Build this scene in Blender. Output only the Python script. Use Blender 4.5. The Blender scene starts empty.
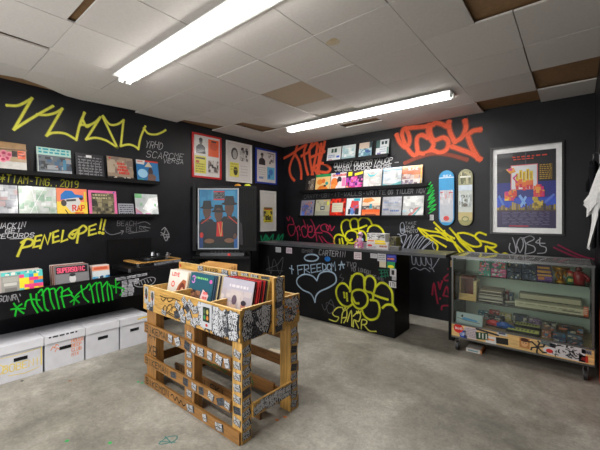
import bpy, math, random
from mathutils import Vector as V, Matrix

# ------------------------------------------------------------------ camera, world, exposure
SC = bpy.context.scene
F, HZ, TH = 334.77, 216.18, 0.6886
EYE = V((4.57, -5.03, 1.50))
COS, SIN = math.cos(TH), math.sin(TH)
cam = bpy.data.cameras.new('camera')
cam.sensor_width = 36; cam.lens = F * 36 / 600; cam.shift_y = -(225 - HZ) / 600; cam.clip_start = 0.02
co = bpy.data.objects.new('camera', cam); SC.collection.objects.link(co)
co.location = EYE; co.rotation_euler = (math.pi / 2, 0, TH); SC.camera = co
w = bpy.data.worlds.new('world'); SC.world = w; w.use_nodes = True
w.node_tree.nodes['Background'].inputs[0].default_value = (0.5, 0.55, 0.6, 1)
w.node_tree.nodes['Background'].inputs[1].default_value = 0.05
vs = SC.view_settings
vs.view_transform = 'Standard'; vs.look = 'None'; vs.gamma = 1; vs.exposure = 0.12; vs.use_curve_mapping = False
TUBE = 19.0          # emission of the fluorescent tubes
ROOMLIGHT = 80.0     # the third fixture of the room, behind the camera
FRONTFILL = 52.0    # unseen fill light added behind the camera to brighten front faces
LAMP = 27.0          # light each fixture's reflector throws down, W
H = 2.89             # ceiling height
R = random.Random(7)

# ------------------------------------------------------------------ helpers
def ray(px, py):
    u = (px - 300) / F; v = (HZ - py) / F
    return V((u * COS - SIN, COS + u * SIN, v))
def atX(px, py, c):
    r = ray(px, py); return EYE + r * ((c - EYE.x) / r.x)
def atY(px, py, c):
    r = ray(px, py); return EYE + r * ((c - EYE.y) / r.y)
def atZ(px, py, c):
    r = ray(px, py); return EYE + r * ((c - EYE.z) / r.z)
def lin(c):
    f = lambda s: s / 12.92 if s <= 0.04045 else ((s + 0.055) / 1.055) ** 2.4
    return tuple(f(x / 255) for x in c[:3]) + (1,)
def mix(a, b, t): return tuple(a[i] * (1 - t) + b[i] * t for i in range(3))

class Fr:                                             # a flat frame: origin, right, up, outward
    def __init__(s, o, u, v):
        s.o = V(o); s.u = V(u).normalized(); s.v = V(v).normalized(); s.n = s.u.cross(s.v).normalized()
    def p(s, x, y, d=0): return s.o + s.u * x + s.v * y + s.n * d
    def px(s, px, py):                                # the point of the frame's plane seen at a pixel of the photo
        r = ray(px, py); t = (s.o - EYE).dot(s.n) / r.dot(s.n); q = EYE + r * t - s.o
        return (q.dot(s.u), q.dot(s.v))
    def crop(s, ox, oy, k, txt):                      # strokes noted as "x,y x,y | x,y ..." in a k-times zoom
        out = []
        for st in txt.split('|'):
            out.append([s.px(ox + float(a.split(',')[0]) / k, oy + float(a.split(',')[1]) / k) for a in st.split()])
        return out

def smooth(pts, n=5):
    if len(pts) < 3: return pts
    closed = (abs(pts[0][0] - pts[-1][0]) + abs(pts[0][1] - pts[-1][1])) < 1e-6
    g = lambda i: pts[i % (len(pts) - 1)] if closed else pts[max(0, min(len(pts) - 1, i))]
    out = []
    for i in range(len(pts) - 1):
        a, b, c, d = g(i - 1), g(i), g(i + 1), g(i + 2)
        for k in range(n):
            t = k / n
            out.append(tuple(0.5 * (2 * b[j] + (c[j] - a[j]) * t + (2 * a[j] - 5 * b[j] + 4 * c[j] - d[j]) * t * t
                                    + (3 * b[j] - a[j] - 3 * c[j] + d[j]) * t ** 3) for j in (0, 1)))
    out.append(pts[-1]); return out

FONT = {'A':'00 26 40|12 32','B':'00 06 36 45 44 33 03|33 42 41 30 00','C':'45 36 16 05 01 10 30 41','D':'00 06 26 44 42 20 00',
'E':'46 06 00 40|03 33','F':'46 06 00|03 33','G':'45 36 16 05 01 10 30 41 43 23','H':'00 06|40 46|03 43','I':'20 26','J':'46 41 30 10 01',
'K':'00 06|46 03 40','L':'06 00 40','M':'00 06 23 46 40','N':'00 06 40 46','O':'10 01 05 16 36 45 41 30 10','P':'00 06 36 45 44 33 03',
'Q':'10 01 05 16 36 45 41 30 10|22 40','R':'00 06 36 45 44 33 03|23 40','S':'45 36 16 05 04 13 33 42 41 30 10 01','T':'06 46|26 20',
'U':'06 01 10 30 41 46','V':'06 20 46','W':'06 10 23 30 46','X':'00 46|06 40','Y':'06 23 46|23 20','Z':'06 46 00 40','0':'10 01 05 16 36 45 41 30 10',
'1':'14 26 20','2':'05 16 36 45 44 00 40','3':'05 16 36 45 44 33 42 41 30 10 01','4':'30 36 02 42','5':'46 06 04 34 43 41 30 00','9':'41 30 10|45 36 16 05 04 13 33 44 45 41',
'8':'13 04 05 16 36 45 44 33 13 02 01 10 30 41 42 33','6':'45 36 16 05 01 10 30 41 42 33 03','7':'06 46 10','!':'22 26|20 21','-':'13 33','.':'10 11','*':'20 26|04 42|02 44',"'":'25 26','?':'05 16 36 45 44 23 22|20 21'}

class MB:                                             # collects coloured faces, then links them as ONE mesh
    def __init__(s): s.v = []; s.f = []; s.c = []; s.q = 0
    def lift(s): s.q += 1; return (s.q % 24) * 2.5e-5   # overlapping strokes never share one plane
    def face(s, pts, col):
        i = len(s.v); s.v += [tuple(p) for p in pts]; s.f.append(tuple(range(i, i + len(pts)))); s.c.append(col)
    def solid(s, b, t, col, cap=None):                # two rings of points -> closed solid
        n = len(b); i = len(s.v); s.v += [tuple(p) for p in b] + [tuple(p) for p in t]
        s.f.append(tuple(range(i + n - 1, i - 1, -1))); s.f.append(tuple(range(i + n, i + 2 * n))); s.c += [col, cap or col]
        for k in range(n):
            s.f.append((i + k, i + (k + 1) % n, i + n + (k + 1) % n, i + n + k)); s.c.append(col)
        return s
    def box(s, a, b, col, cap=None):
        x0, y0, z0 = [min(a[i], b[i]) for i in range(3)]; x1, y1, z1 = [max(a[i], b[i]) for i in range(3)]
        q = [(x0, y0), (x1, y0), (x1, y1), (x0, y1)]
        return s.solid([(x, y, z0) for x, y in q], [(x, y, z1) for x, y in q], col, cap)
    def fbox(s, fr, x0, y0, x1, y1, d0, d1, col, face=None):
        q = [(x0, y0), (x1, y0), (x1, y1), (x0, y1)]
        return s.solid([fr.p(x, y, d0) for x, y in q], [fr.p(x, y, d1) for x, y in q], col, face)
    def rect(s, fr, x0, y0, x1, y1, col, d=.0006, rot=0):
        cx, cy = (x0 + x1) / 2, (y0 + y1) / 2; ca, sa = math.cos(rot), math.sin(rot)
        s.face([fr.p(cx + (x - cx) * ca - (y - cy) * sa, cy + (x - cx) * sa + (y - cy) * ca, d)
                for x, y in ((x0, y0), (x1, y0), (x1, y1), (x0, y1))], col); return s
    def poly(s, fr, pts, col, d=.0006): s.face([fr.p(x, y, d) for x, y in pts], col); return s
    def ell(s, fr, cx, cy, rx, ry, col, d=.0006, n=14, rot=0):
        ca, sa = math.cos(rot), math.sin(rot); d += s.lift()
        return s.poly(fr, [(cx + rx * math.cos(t) * ca - ry * math.sin(t) * sa, cy + rx * math.cos(t) * sa + ry * math.sin(t) * ca)
                           for t in [k * math.tau / n for k in range(n)]], col, d)
    def stroke(s, fr, pts, wd, col, d=.0012, cap=True):
        P = [pts[0]]
        for p in pts[1:]:
            if math.hypot(p[0] - P[-1][0], p[1] - P[-1][1]) > 1e-5: P.append(p)
        if len(P) < 2: return s
        h = wd / 2; L = []; Rr = []; d += s.lift()
        if cap:
            def ext(a, b):
                l = math.hypot(a[0] - b[0], a[1] - b[1]); return (a[0] + (a[0] - b[0]) / l * h * .7, a[1] + (a[1] - b[1]) / l * h * .7)
            P[0] = ext(P[0], P[1]); P[-1] = ext(P[-1], P[-2])
        for i, p in enumerate(P):
            a = P[max(0, i - 1)]; b = P[min(len(P) - 1, i + 1)]
            d1 = V((p[0] - a[0], p[1] - a[1])); d2 = V((b[0] - p[0], b[1] - p[1]))
            d1 = d1.normalized() if d1.length > 1e-9 else d2.normalized(); d2 = d2.normalized() if d2.length > 1e-9 else d1
            m = d1 + d2
            if m.length < .35:                          # sharp turn: two ends side by side
                for dd in (d1, d2):
                    nn = V((-dd.y, dd.x)); L.append((p[0] + nn.x * h, p[1] + nn.y * h)); Rr.append((p[0] - nn.x * h, p[1] - nn.y * h))
                continue
            m.normalize(); nn = V((-m.y, m.x)); k = h / max(.6, m.dot(d2))
            L.append((p[0] + nn.x * k, p[1] + nn.y * k)); Rr.append((p[0] - nn.x * k, p[1] - nn.y * k))
        i0 = len(s.v)
        for kk_, (a, b) in enumerate(zip(L, Rr)): dd = d + kk_ * 6e-6; s.v += [tuple(fr.p(a[0], a[1], dd)), tuple(fr.p(b[0], b[1], dd))]
        for k in range(len(L) - 1):
            s.f.append((i0 + 2 * k + 1, i0 + 2 * k + 3, i0 + 2 * k + 2, i0 + 2 * k)); s.c.append(col)
        return s
    def spray(s, fr, strokes, wd, col, halo=.5, curve=True, d=.0014):
        wd *= .68 if halo else .85
        for st in strokes:
            q = smooth(st) if curve else st
            if halo: s.stroke(fr, q, wd * 1.5, mix((30, 30, 33), col, halo), d - .0008)
            s.stroke(fr, q, wd, col, d)
            if halo:
                for e in (st[0], st[-1]): s.ell(fr, e[0], e[1], wd * .62, wd * .62, col, d + .0002, 10)
        return s
    def text(s, fr, t, x, y, h, col, wd=None, d=.0014, wk=.62, slant=0, rise=0, jit=0):
        wd = wd or h * .14; cw = h * wk
        for ch in t:
            if ch in FONT:
                jy = R.uniform(-jit, jit) * h
                for st in FONT[ch].split('|'):
                    s.stroke(fr, [(x + int(a[0]) / 4 * cw + int(a[1]) / 6 * h * slant, y + int(a[1]) / 6 * h + jy) for a in st.split()], wd, col, d)
            x += cw * 1.42; y += rise * cw * 1.42
        return s
    def tube(s, pts, r, col, n=8):
        pts = [V(p) for p in pts]; rings = []
        for i, p in enumerate(pts):
            t = (pts[min(len(pts) - 1, i + 1)] - pts[max(0, i - 1)]).normalized()
            a = t.cross(V((0, 0, 1)) if abs(t.z) < .9 else V((1, 0, 0))).normalized(); b = t.cross(a)
            rr = r[i] if isinstance(r, (list, tuple)) else r
            rings.append([p + (a * math.cos(k * math.tau / n) + b * math.sin(k * math.tau / n)) * rr for k in range(n)])
        i0 = len(s.v)
        for q in rings: s.v += [tuple(p) for p in q]
        for j in range(len(rings) - 1):
            for k in range(n):
                a = i0 + j * n; s.f.append((a + k, a + n + k, a + n + (k + 1) % n, a + (k + 1) % n)); s.c.append(col)
        s.f.append(tuple(i0 + k for k in range(n))); s.f.append(tuple(i0 + (len(rings) - 1) * n + k for k in range(n - 1, -1, -1))); s.c += [col, col]
        return s
    def lathe(s, c, prof, col, n=16): return s.tube([V(c) + V((0, 0, z + i * 1e-6)) for i, (r, z) in enumerate(prof)], [r for r, z in prof], col, n)
    def build(s, name, m, parent=None, smooth_=False):
        me = bpy.data.meshes.new(name); me.from_pydata(s.v, [], s.f); me.materials.append(m)
        at = me.color_attributes.new('Col', 'FLOAT_COLOR', 'CORNER'); i = 0; buf = []
        for f, c in zip(s.f, s.c): buf += list(lin(c)) * len(f)
        at.data.foreach_set('color', buf)
        if smooth_: me.polygons.foreach_set('use_smooth', [True] * len(s.f))
        o = bpy.data.objects.new(name, me); SC.collection.objects.link(o)
        s.made = o
        if parent: o.parent = parent; o.matrix_parent_inverse = parent.matrix_world.inverted()
        return o

def tag(o, label, cat, group=None):
    o['label'] = label; o['category'] = cat
    if group: o['group'] = group
    return o
def thing(name, label, cat, loc, group=None):
    o = bpy.data.objects.new(name, None); SC.collection.objects.link(o); o.location = loc; o.empty_display_size = .05
    o.matrix_world = Matrix.Translation(V(loc)); return tag(o, label, cat, group)
def structure(o, label=None):
    o['kind'] = 'structure'
    if label: o['label'] = label
    return o

# ------------------------------------------------------------------ materials
def new_mat(name):
    m = bpy.data.materials.new(name); m.use_nodes = True; nt = m.node_tree; return m, nt, nt.nodes['Principled BSDF']
def node(nt, t, **k):
    n = nt.nodes.new(t)
    for a, b in k.items():
        if a in n.inputs.keys(): n.inputs[a].default_value = b
        else: setattr(n, a, b)
    return n
def paint(name, rough=.5, spec=.5, noise=.12, scale=30, metal=0, bump=0, stretch=None, coat=0):
    """colour from the mesh, broken up by a little procedural wear"""
    m, nt, b = new_mat(name); L = nt.links.new
    at = node(nt, 'ShaderNodeAttribute', attribute_name='Col'); tc = node(nt, 'ShaderNodeTexCoord')
    mp = node(nt, 'ShaderNodeMapping'); mp.inputs['Scale'].default_value = stretch or (1, 1, 1); L(tc.outputs['Object'], mp.inputs[0])
    nz = node(nt, 'ShaderNodeTexNoise', Scale=scale, Detail=5.0); L(mp.outputs[0], nz.inputs['Vector'])
    mr = node(nt, 'ShaderNodeMapRange'); mr.inputs[1].default_value = .3; mr.inputs[2].default_value = .7
    mr.inputs[3].default_value = 1 - noise; mr.inputs[4].default_value = 1 + noise; L(nz.outputs[0], mr.inputs[0])
    mx = node(nt, 'ShaderNodeMix', data_type='RGBA', blend_type='MULTIPLY'); mx.inputs[0].default_value = 1
    L(at.outputs['Color'], mx.inputs[6]); L(mr.outputs[0], mx.inputs[7]); L(mx.outputs[2], b.inputs['Base Color'])
    b.inputs['Roughness'].default_value = rough; b.inputs['Specular IOR Level'].default_value = spec; b.inputs['Metallic'].default_value = metal
    b.inputs['Coat Weight'].default_value = coat; b.inputs['Coat Roughness'].default_value = .08
    if bump:
        bp = node(nt, 'ShaderNodeBump', Strength=bump, Distance=.01); L(nz.outputs[0], bp.inputs['Height']); L(bp.outputs[0], b.inputs['Normal'])
    return m
M_paint = paint('matte_paint', .6, .3)
M_print = paint('printed_card', .42, .35, .03, 40)
M_gloss = paint('glossy_sleeve', .34, .4, .03, 25, coat=.12)
M_wrap = paint('plastic_wrap', .26, .5, .25, 9, bump=.55, coat=.35)
M_black = paint('black_board', .5, .2, .3, 6)
M_wood = paint('varnished_pine', .4, .4, .3, 7, stretch=(1, 9, 9))
M_woodv = paint('varnished_pine_upright', .4, .4, .3, 7, stretch=(9, 9, 1))
M_metal = paint('brushed_metal', .3, .5, .1, 60, metal=.9)
M_tile = paint('ceiling_tile', .9, .1, .035, 60, bump=.15)
M_card = paint('white_cardboard', .75, .2, .05, 12)
M_cloth = paint('cotton_cloth', .95, .1, .08, 50)
M_plastic = paint('plastic', .3, .5, .06, 20)

def wall_mat():
    m, nt, b = new_mat('black_wall_paint'); L = nt.links.new
    tc = node(nt, 'ShaderNodeTexCoord'); nz = node(nt, 'ShaderNodeTexNoise', Scale=1.6, Detail=8.0, Roughness=.65); L(tc.outputs['Object'], nz.inputs['Vector'])
    cr = node(nt, 'ShaderNodeValToRGB'); cr.color_ramp.elements[0].color = lin((15, 16, 19)); cr.color_ramp.elements[1].color = lin((27, 28, 34))
    cr.color_ramp.elements[0].position = .35; cr.color_ramp.elements[1].position = .7; L(nz.outputs[0], cr.inputs[0]); L(cr.outputs[0], b.inputs['Base Color'])
    n2 = node(nt, 'ShaderNodeTexNoise', Scale=90.0, Detail=3.0); L(tc.outputs['Object'], n2.inputs['Vector'])
    bp = node(nt, 'ShaderNodeBump', Strength=.25, Distance=.004); L(n2.outputs[0], bp.inputs['Height']); L(bp.outputs[0], b.inputs['Normal'])
    b.inputs['Roughness'].default_value = .45; b.inputs['Specular IOR Level'].default_value = .32; return m
M_wall = wall_mat()

def floor_mat():
    m, nt, b = new_mat('worn_concrete'); L = nt.links.new
    tc = node(nt, 'ShaderNodeTexCoord')
    def nz(s, d=8.0, r=.6, dist=0.0):
        n = node(nt, 'ShaderNodeTexNoise', Scale=s, Detail=d, Roughness=r, Distortion=dist); L(tc.outputs['Object'], n.inputs['Vector']); return n
    a = nz(1.1, 9.0, .62, .6); c = nz(7.0, 8.0, .7); e = nz(60.0, 4.0)
    cr = node(nt, 'ShaderNodeValToRGB'); E = cr.color_ramp.elements
    E[0].position = .33; E[0].color = lin((106, 103, 95)); E[1].position = .67; E[1].color = lin((168, 164, 155))
    q = E.new(.5); q.color = lin((136, 132, 122)); L(a.outputs[0], cr.inputs[0])
    def mulby(prev, n, lo, hi):
        mr = node(nt, 'ShaderNodeMapRange'); mr.inputs[1].default_value = .3; mr.inputs[2].default_value = .7; mr.inputs[3].default_value = lo; mr.inputs[4].default_value = hi
        L(n.outputs[0], mr.inputs[0]); mx = node(nt, 'ShaderNodeMix', data_type='RGBA', blend_type='MULTIPLY'); mx.inputs[0].default_value = 1
        L(prev, mx.inputs[6]); L(mr.outputs[0], mx.inputs[7]); return mx.outputs[2]
    o = mulby(cr.outputs[0], c, .8, 1.18); o = mulby(o, nz(24.0, 6.0, .75, .8), .78, 1.18); o = mulby(o, e, .86, 1.12)
    # green-grey worn patches and light scuffs
    g = nz(2.3, 6.0, .7, 1.2); gr = node(nt, 'ShaderNodeMapRange'); gr.inputs[1].default_value = .56; gr.inputs[2].default_value = .72; L(g.outputs[0], gr.inputs[0])
    mx = node(nt, 'ShaderNodeMix', data_type='RGBA'); mu = node(nt, 'ShaderNodeMath', operation='MULTIPLY'); mu.inputs[1].default_value = .45
    L(gr.outputs[0], mu.inputs[0]); L(mu.outputs[0], mx.inputs[0]); L(o, mx.inputs[6]); mx.inputs[7].default_value = lin((132, 132, 118)); L(mx.outputs[2], b.inputs['Base Color'])
    rr = node(nt, 'ShaderNodeMapRange'); rr.inputs[3].default_value = .38; rr.inputs[4].default_value = .68; L(c.outputs[0], rr.inputs[0]); L(rr.outputs[0], b.inputs['Roughness'])
    bp = node(nt, 'ShaderNodeBump', Strength=.12, Distance=.004); L(e.outputs[0], bp.inputs['Height']); L(bp.outputs[0], b.inputs['Normal'])
    b.inputs['Specular IOR Level'].default_value = .45; return m
M_floor = floor_mat()

def emit(name, col, s):
    m = bpy.data.materials.new(name); m.use_nodes = True; nt = m.node_tree; nt.nodes.clear()
    e = node(nt, 'ShaderNodeEmission'); e.inputs[0].default_value = col; e.inputs[1].default_value = s
    o = node(nt, 'ShaderNodeOutputMaterial'); nt.links.new(e.outputs[0], o.inputs[0]); return m
M_tube = emit('fluorescent_glow', (1, .97, .93, 1), TUBE)
def glass():
    m = bpy.data.materials.new('clear_glass'); m.use_nodes = True; nt = m.node_tree; nt.nodes.clear(); L = nt.links.new
    t = node(nt, 'ShaderNodeBsdfTransparent'); t.inputs[0].default_value = (.93, .97, .95, 1)
    g = node(nt, 'ShaderNodeBsdfGlossy', Roughness=.03); fz = node(nt, 'ShaderNodeFresnel', IOR=1.45); mx = node(nt, 'ShaderNodeMixShader')
    o = node(nt, 'ShaderNodeOutputMaterial'); L(fz.outputs[0], mx.inputs[0]); L(t.outputs[0], mx.inputs[1]); L(g.outputs[0], mx.inputs[2]); L(mx.outputs[0], o.inputs[0]); return m
M_glass = glass()
def dusty_glass():
    m = glass(); m.name = 'dusty_glass'; nt = m.node_tree; o = [n for n in nt.nodes if n.type == 'OUTPUT_MATERIAL'][0]; src = o.inputs[0].links[0].from_socket
    d = node(nt, 'ShaderNodeBsdfDiffuse'); d.inputs[0].default_value = (.5, .5, .5, 1); mx = node(nt, 'ShaderNodeMixShader'); mx.inputs[0].default_value = .16
    nt.links.new(src, mx.inputs[1]); nt.links.new(d.outputs[0], mx.inputs[2]); nt.links.new(mx.outputs[0], o.inputs[0]); return m
M_dusty = dusty_glass()

# ------------------------------------------------------------------ the room
YF, XR = -6.3, 4.74
WC = (32, 32, 35)
wl = structure(MB().box((-.12, YF, 0), (0, .12, H + .12), WC).build('wall_left', M_wall))
wb = structure(MB().box((0, 0, 0), (XR, .12, H + .12), WC).build('wall_back', M_wall))
wr = structure(MB().box((XR, YF, 0), (XR + .12, .12, H + .12), WC).build('wall_right', M_wall))
wf = structure(MB().box((0, YF - .12, 0), (XR, YF, H + .12), (190, 188, 184)).build('wall_front', M_paint))
fl = structure(MB().box((-.12, YF - .12, -.1), (XR + .12, .12, 0), (130, 126, 116)).build('floor', M_floor))
ce = structure(MB().box((-.12, YF - .12, H + .035), (XR + .12, .12, H + .12), (150, 118, 84)).build('ceiling', M_paint))
mb = MB(); G = .615
MISSING = {(1, 0): .62, (2, 0): 1, (2, 3): 1, (1, 4): 1, (-2, 3): .62}
BROWN = {(-2, 1): (190, 172, 150), (-2, 2): (206, 200, 192)}
TR = random.Random(3)
for i in range(-5, 3):
    for j in range(-6, 5):
        x0, y0 = 3.01 + i * G, -2.97 + j * G; x1, y1 = min(x0 + G, XR), min(y0 + G, 0); x0 = max(x0, 0); y0 = max(y0, YF)
        if x1 - x0 < .03 or y1 - y0 < .03: continue
        g = TR.choice((.001, .0015, .002, .005)); b = TR.uniform(-6, 4); col = (216 + b, 211 + b, 206 + b); z = H + TR.uniform(0, .0016)
        if (i, j) in BROWN: col = BROWN[(i, j)]; z = H + .015
        tx = TR.uniform(-.0008, .0008); ty = TR.uniform(-.0008, .0008)
        X0, X1, Y0, Y1 = x0 + g, x1 - g, y0 + g, y1 - g
        if (i, j) in MISSING:
            k = MISSING[(i, j)]
            if k == 1: continue
            X1 = X0 + (X1 - X0) * k if i == 1 else X1
            if i == -2: Y1 = Y0 + (Y1 - Y0) * .7
        q = [(X0, Y0, tx + ty), (X1, Y0, -tx + ty), (X1, Y1, -tx - ty), (X0, Y1, tx - ty)]
        if i == -5 and j in (-3, -2, -1):            # broken edge beside the left wall
            q = {-3: [(X0 + .2, Y0, 0), (X1, Y0, 0), (X1, Y1, 0), (X0 + .25, Y1, 0), (X0 + .16, Y0 + .3, 0)],
                 -2: [(X0 + .25, Y0, 0), (X1, Y0, 0), (X1, Y1, 0), (X0, Y1, 0), (X0 + .02, Y0 + .44, 0), (X0 + .17, Y0 + .2, 0)],
                 -1: [(X0, Y0, 0), (X1, Y0, 0), (X1, Y1, 0), (X0 + .1, Y1, 0)]}[j]
        if (i, j) in ((-5, 1), (-4, 2)): q = [(q[0][0] + .2, q[0][1], 0)] + q[1:3] + [(q[3][0] + .36, q[3][1], 0)]
        if (i, j) == (-3, -3): q = [(x + (.05 if x < x0 + .3 and y > y0 + .3 else .07 if x < x0 + .3 else 0), y, t) for x, y, t in q]
        if (i, j) == (-2, -3): q = [(x, y - (.045 if y > y0 + .3 else 0), t) for x, y, t in q]
        mb.solid([(x, y, z + t) for x, y, t in q], [(x, y, z + t + .014) for x, y, t in q], col)
stf = Fr((0, 0, H - .0016), (1, 0, 0), (0, -1, 0))
for (sx, sy, ra, cc) in ((3.075, 2.80, .06, (208, 194, 166)), (3.1, 2.83, .03, (202, 184, 148))): mb.ell(stf, sx, sy, ra, ra * .8, cc, .0012 - ra * .01)
structure(mb.build('ceiling_tiles', M_tile, ce))

# fluorescent fixtures
def fixture(y, x0, x1, label, third=False):
    t = thing('fluorescent_light', label, 'ceiling light', ((x0 + x1) / 2, y, H), 'twin tube ceiling lights')
    z = H - .012
    h = MB(); pr = [(-.115, z - .008), (-.115, z - .012), (-.03, z - .016), (.03, z - .016), (.115, z - .012), (.115, z - .008), (.09, z), (-.09, z)]
    h.solid([(x0, y + a, b) for a, b in pr], [(x1, y + a, b) for a, b in pr], (226, 226, 224)); h.build('housing', M_plastic, t)
    for s in (-1, 1):
        MB().tube([(x0 + .03, y + s * .036, z - .04), (x1 - .03, y + s * .036, z - .04)], .017, (255, 255, 255), 10).build('lamp_tube', M_tube, t, True)
        for e, dx in ((x0, 1), (x1, -1)):
            MB().box((e + dx * .002, y + s * .036 - .02, z - .062), (e + dx * .026, y + s * .036 + .02, z - .0165), (205, 208, 205)).build('lamp_holder', M_plastic, t)
    a = bpy.data.lights.new('lamp_light', 'AREA'); a.shape = 'RECTANGLE'; a.size = x1 - x0 - .06; a.size_y = .085; a.energy = LAMP; a.color = (1, .97, .93)
    o = bpy.data.objects.new('lamp_light', a); SC.collection.objects.link(o); o.location = ((x0 + x1) / 2, y, z - .066)
    return t
fixture(-3.575, 1.11, 3.53, 'twin tube ceiling light hanging above the plywood record crate')
fixture(-1.08, 1.09, 3.52, 'twin tube ceiling light nearest the back wall, above the black counter')
la = bpy.data.lights.new('rear_room_light', 'AREA'); la.shape = 'RECTANGLE'; la.size = 2.4; la.size_y = .16; la.energy = ROOMLIGHT; la.color = (1, .97, .93)
lo = bpy.data.objects.new('rear_room_light', la); SC.collection.objects.link(lo); lo.location = (2.3, -5.85, H - .1)
la = bpy.data.lights.new('front_fill_light', 'AREA'); la.shape = 'RECTANGLE'; la.size = 3.2; la.size_y = 1.9; la.energy = FRONTFILL; la.color = (.94, .97, 1)
lo = bpy.data.objects.new('front_fill_light', la); SC.collection.objects.link(lo); lo.location = (2.2, YF + .03, 1.35); lo.rotation_euler = (math.pi / 2, 0, 0)  # added fill light on the closed front wall, no window there

# ------------------------------------------------------------------ graffiti (painted on the walls)
LW = Fr((0, 0, 0), (0, 1, 0), (0, 0, 1)); BW = Fr((0, 0, 0), (1, 0, 0), (0, 0, 1))
def graffiti(parent, label, fn):
    m = MB(); fn(m); o = m.build('graffiti', M_paint, parent); o['label'] = label; o['kind'] = 'structure'; return o
YEL = (212, 208, 52); WHT = (186, 186, 190); GRN = (28, 172, 44); ORG = (226, 92, 52); RED = (150, 30, 56); NEON = (222, 220, 28)

def g1(m):
    k = 6.433
    m.spray(LW, LW.crop(0, 80, k, '45,163 110,165 160,145 205,118 | 90,318 200,248 340,168 | 240,222 300,225 360,210 400,185 | 300,358 340,340 420,345 490,385 | 490,385 515,280 545,212 | 530,250 555,300 579,290'), .034, (222, 220, 84), .5)
    m.spray(LW, LW.crop(0, 80, k, '205,118 90,318 | 400,185 300,358'), .034, (222, 220, 84), .5, False)
    m.spray(LW, LW.crop(80, 80, k, '28,210 2,290 | 0,285 30,290 60,290 100,270 130,240 | 40,382 100,372 170,390 240,435 | 148,232 190,285 240,285 280,258 | 262,425 310,415 350,425 375,445 | 375,445 390,370 420,298 | 410,310 440,345 490,350 530,335 550,322'), .034, (222, 220, 84), .5)
    m.spray(LW, LW.crop(80, 80, k, '130,240 40,382 | 145,235 240,435 | 280,258 262,425'), .034, (222, 220, 84), .5, False)
graffiti(wl, 'large yellow spray tag of zigzag letters high on the left wall', g1)
def textpx(m, fr, t, p0, p1, hpx, col, wd=None, jit=.06, slant=.1, d=.0014):
    """a line of hand lettering from pixel p0 to pixel p1 on a frame"""
    a = fr.px(*p0); b = fr.px(*p1); c = fr.px(p0[0], p0[1] - hpx); h = c[1] - a[1]; L = b[0] - a[0]; n = len(t)
    cw = L / n / 1.42
    m.text(fr, t, a[0], a[1], h, col, wd or max(.005, h * .075), d, cw / h, slant, (b[1] - a[1]) / L, jit)
def g2(m):
    textpx(m, LW, 'YRHD', (145, 147), (163, 149), 7, WHT, .006, .15, .25); textpx(m, LW, 'SCARCME', (146, 157), (184, 159), 6.5, WHT, .006, .15, .25); textpx(m, LW, 'VERSA', (163, 162.5), (184, 163.5), 4.5, WHT, .006, .15, .25)
graffiti(wl, 'small white three line scrawl beside the upper shelf end', g2)
def g3(m): textpx(m, LW, '*TIAM-TNG..2019', (0, 182), (79, 188), 7.5, (150, 150, 40), .009)
graffiti(wl, 'thin yellow lettering between the two left wall shelves', g3)
def g4(m):
    textpx(m, LW, 'JACKIN', (-3, 228.5), (26, 227), 5.5, WHT, .007, .12, .2); textpx(m, LW, 'GET', (5, 233), (22, 232), 4, WHT, .007, .12, .2); textpx(m, LW, 'RECORDS', (-5, 238.5), (35, 237), 4.5, WHT, .007, .12, .2)
    m.spray(LW, LW.crop(10, 205, 5.4545, '0,185 70,182 120,180'), .008, WHT, 0)
graffiti(wl, 'white words JACKIN GET RECORDS at the left edge of the wall', g4)
def g5(m):
    k = 5.4545; C = (206, 198, 62)
    m.spray(LW, LW.crop(10, 205, k, '80,195 60,235 42,278 | 62,205 95,185 125,195 115,220 70,232 | 355,160 375,135 345,142 322,170 345,182 358,160 | 340,162 345,158 | 375,140 365,205 | 378,128 400,112 418,130 400,150 375,158'), .03, C, .4)
    m.spray(LW, LW.crop(10, 205, k, '170,165 140,172 128,230 165,222 | 132,200 162,192 | 165,235 188,165 205,212 222,155 | 262,140 235,150 235,205 268,195 | 236,178 262,170 | 290,140 280,200 312,188 | 468,105 432,118 430,165 470,155 | 432,140 462,132 | 500,78 490,130 | 520,82 508,135'), .026, C, .4, False)
    for p in ((488, 150), (506, 154)): a = LW.px(10 + p[0] / k, 205 + p[1] / k); m.ell(LW, a[0], a[1], .02, .02, C, .0015)
graffiti(wl, 'yellow sprayed name PENELOPE!! under the lower shelf', g5)
def g6(m):
    C = (120, 120, 124)
    textpx(m, LW, 'BEACH', (117, 226), (137, 226), 5, C); textpx(m, LW, 'BLISS', (126, 232), (147, 231), 5, C)
    m.spray(LW, LW.crop(70, 220, 5.62, '192,40 200,65 230,82 270,75 300,62 | 285,60 300,62 290,80 | 380,20 420,10 450,25 | 390,35 450,45 | 330,75 400,65 440,60'), .01, C, 0)
graffiti(wl, 'grey scrawl BEACH BLISS with a curled arrow', g6)
def g7(m): m.spray(LW, LW.crop(100, 225, 6, '370,30 390,15 385,50 365,45 | 395,20 410,50 415,75 | 365,60 415,55 | 380,60 395,95 410,70 385,75 | 400,60 405,90'), .014, (140, 140, 144), 0)
graffiti(wl, 'small grey tag right of the turntable', g7)

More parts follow.
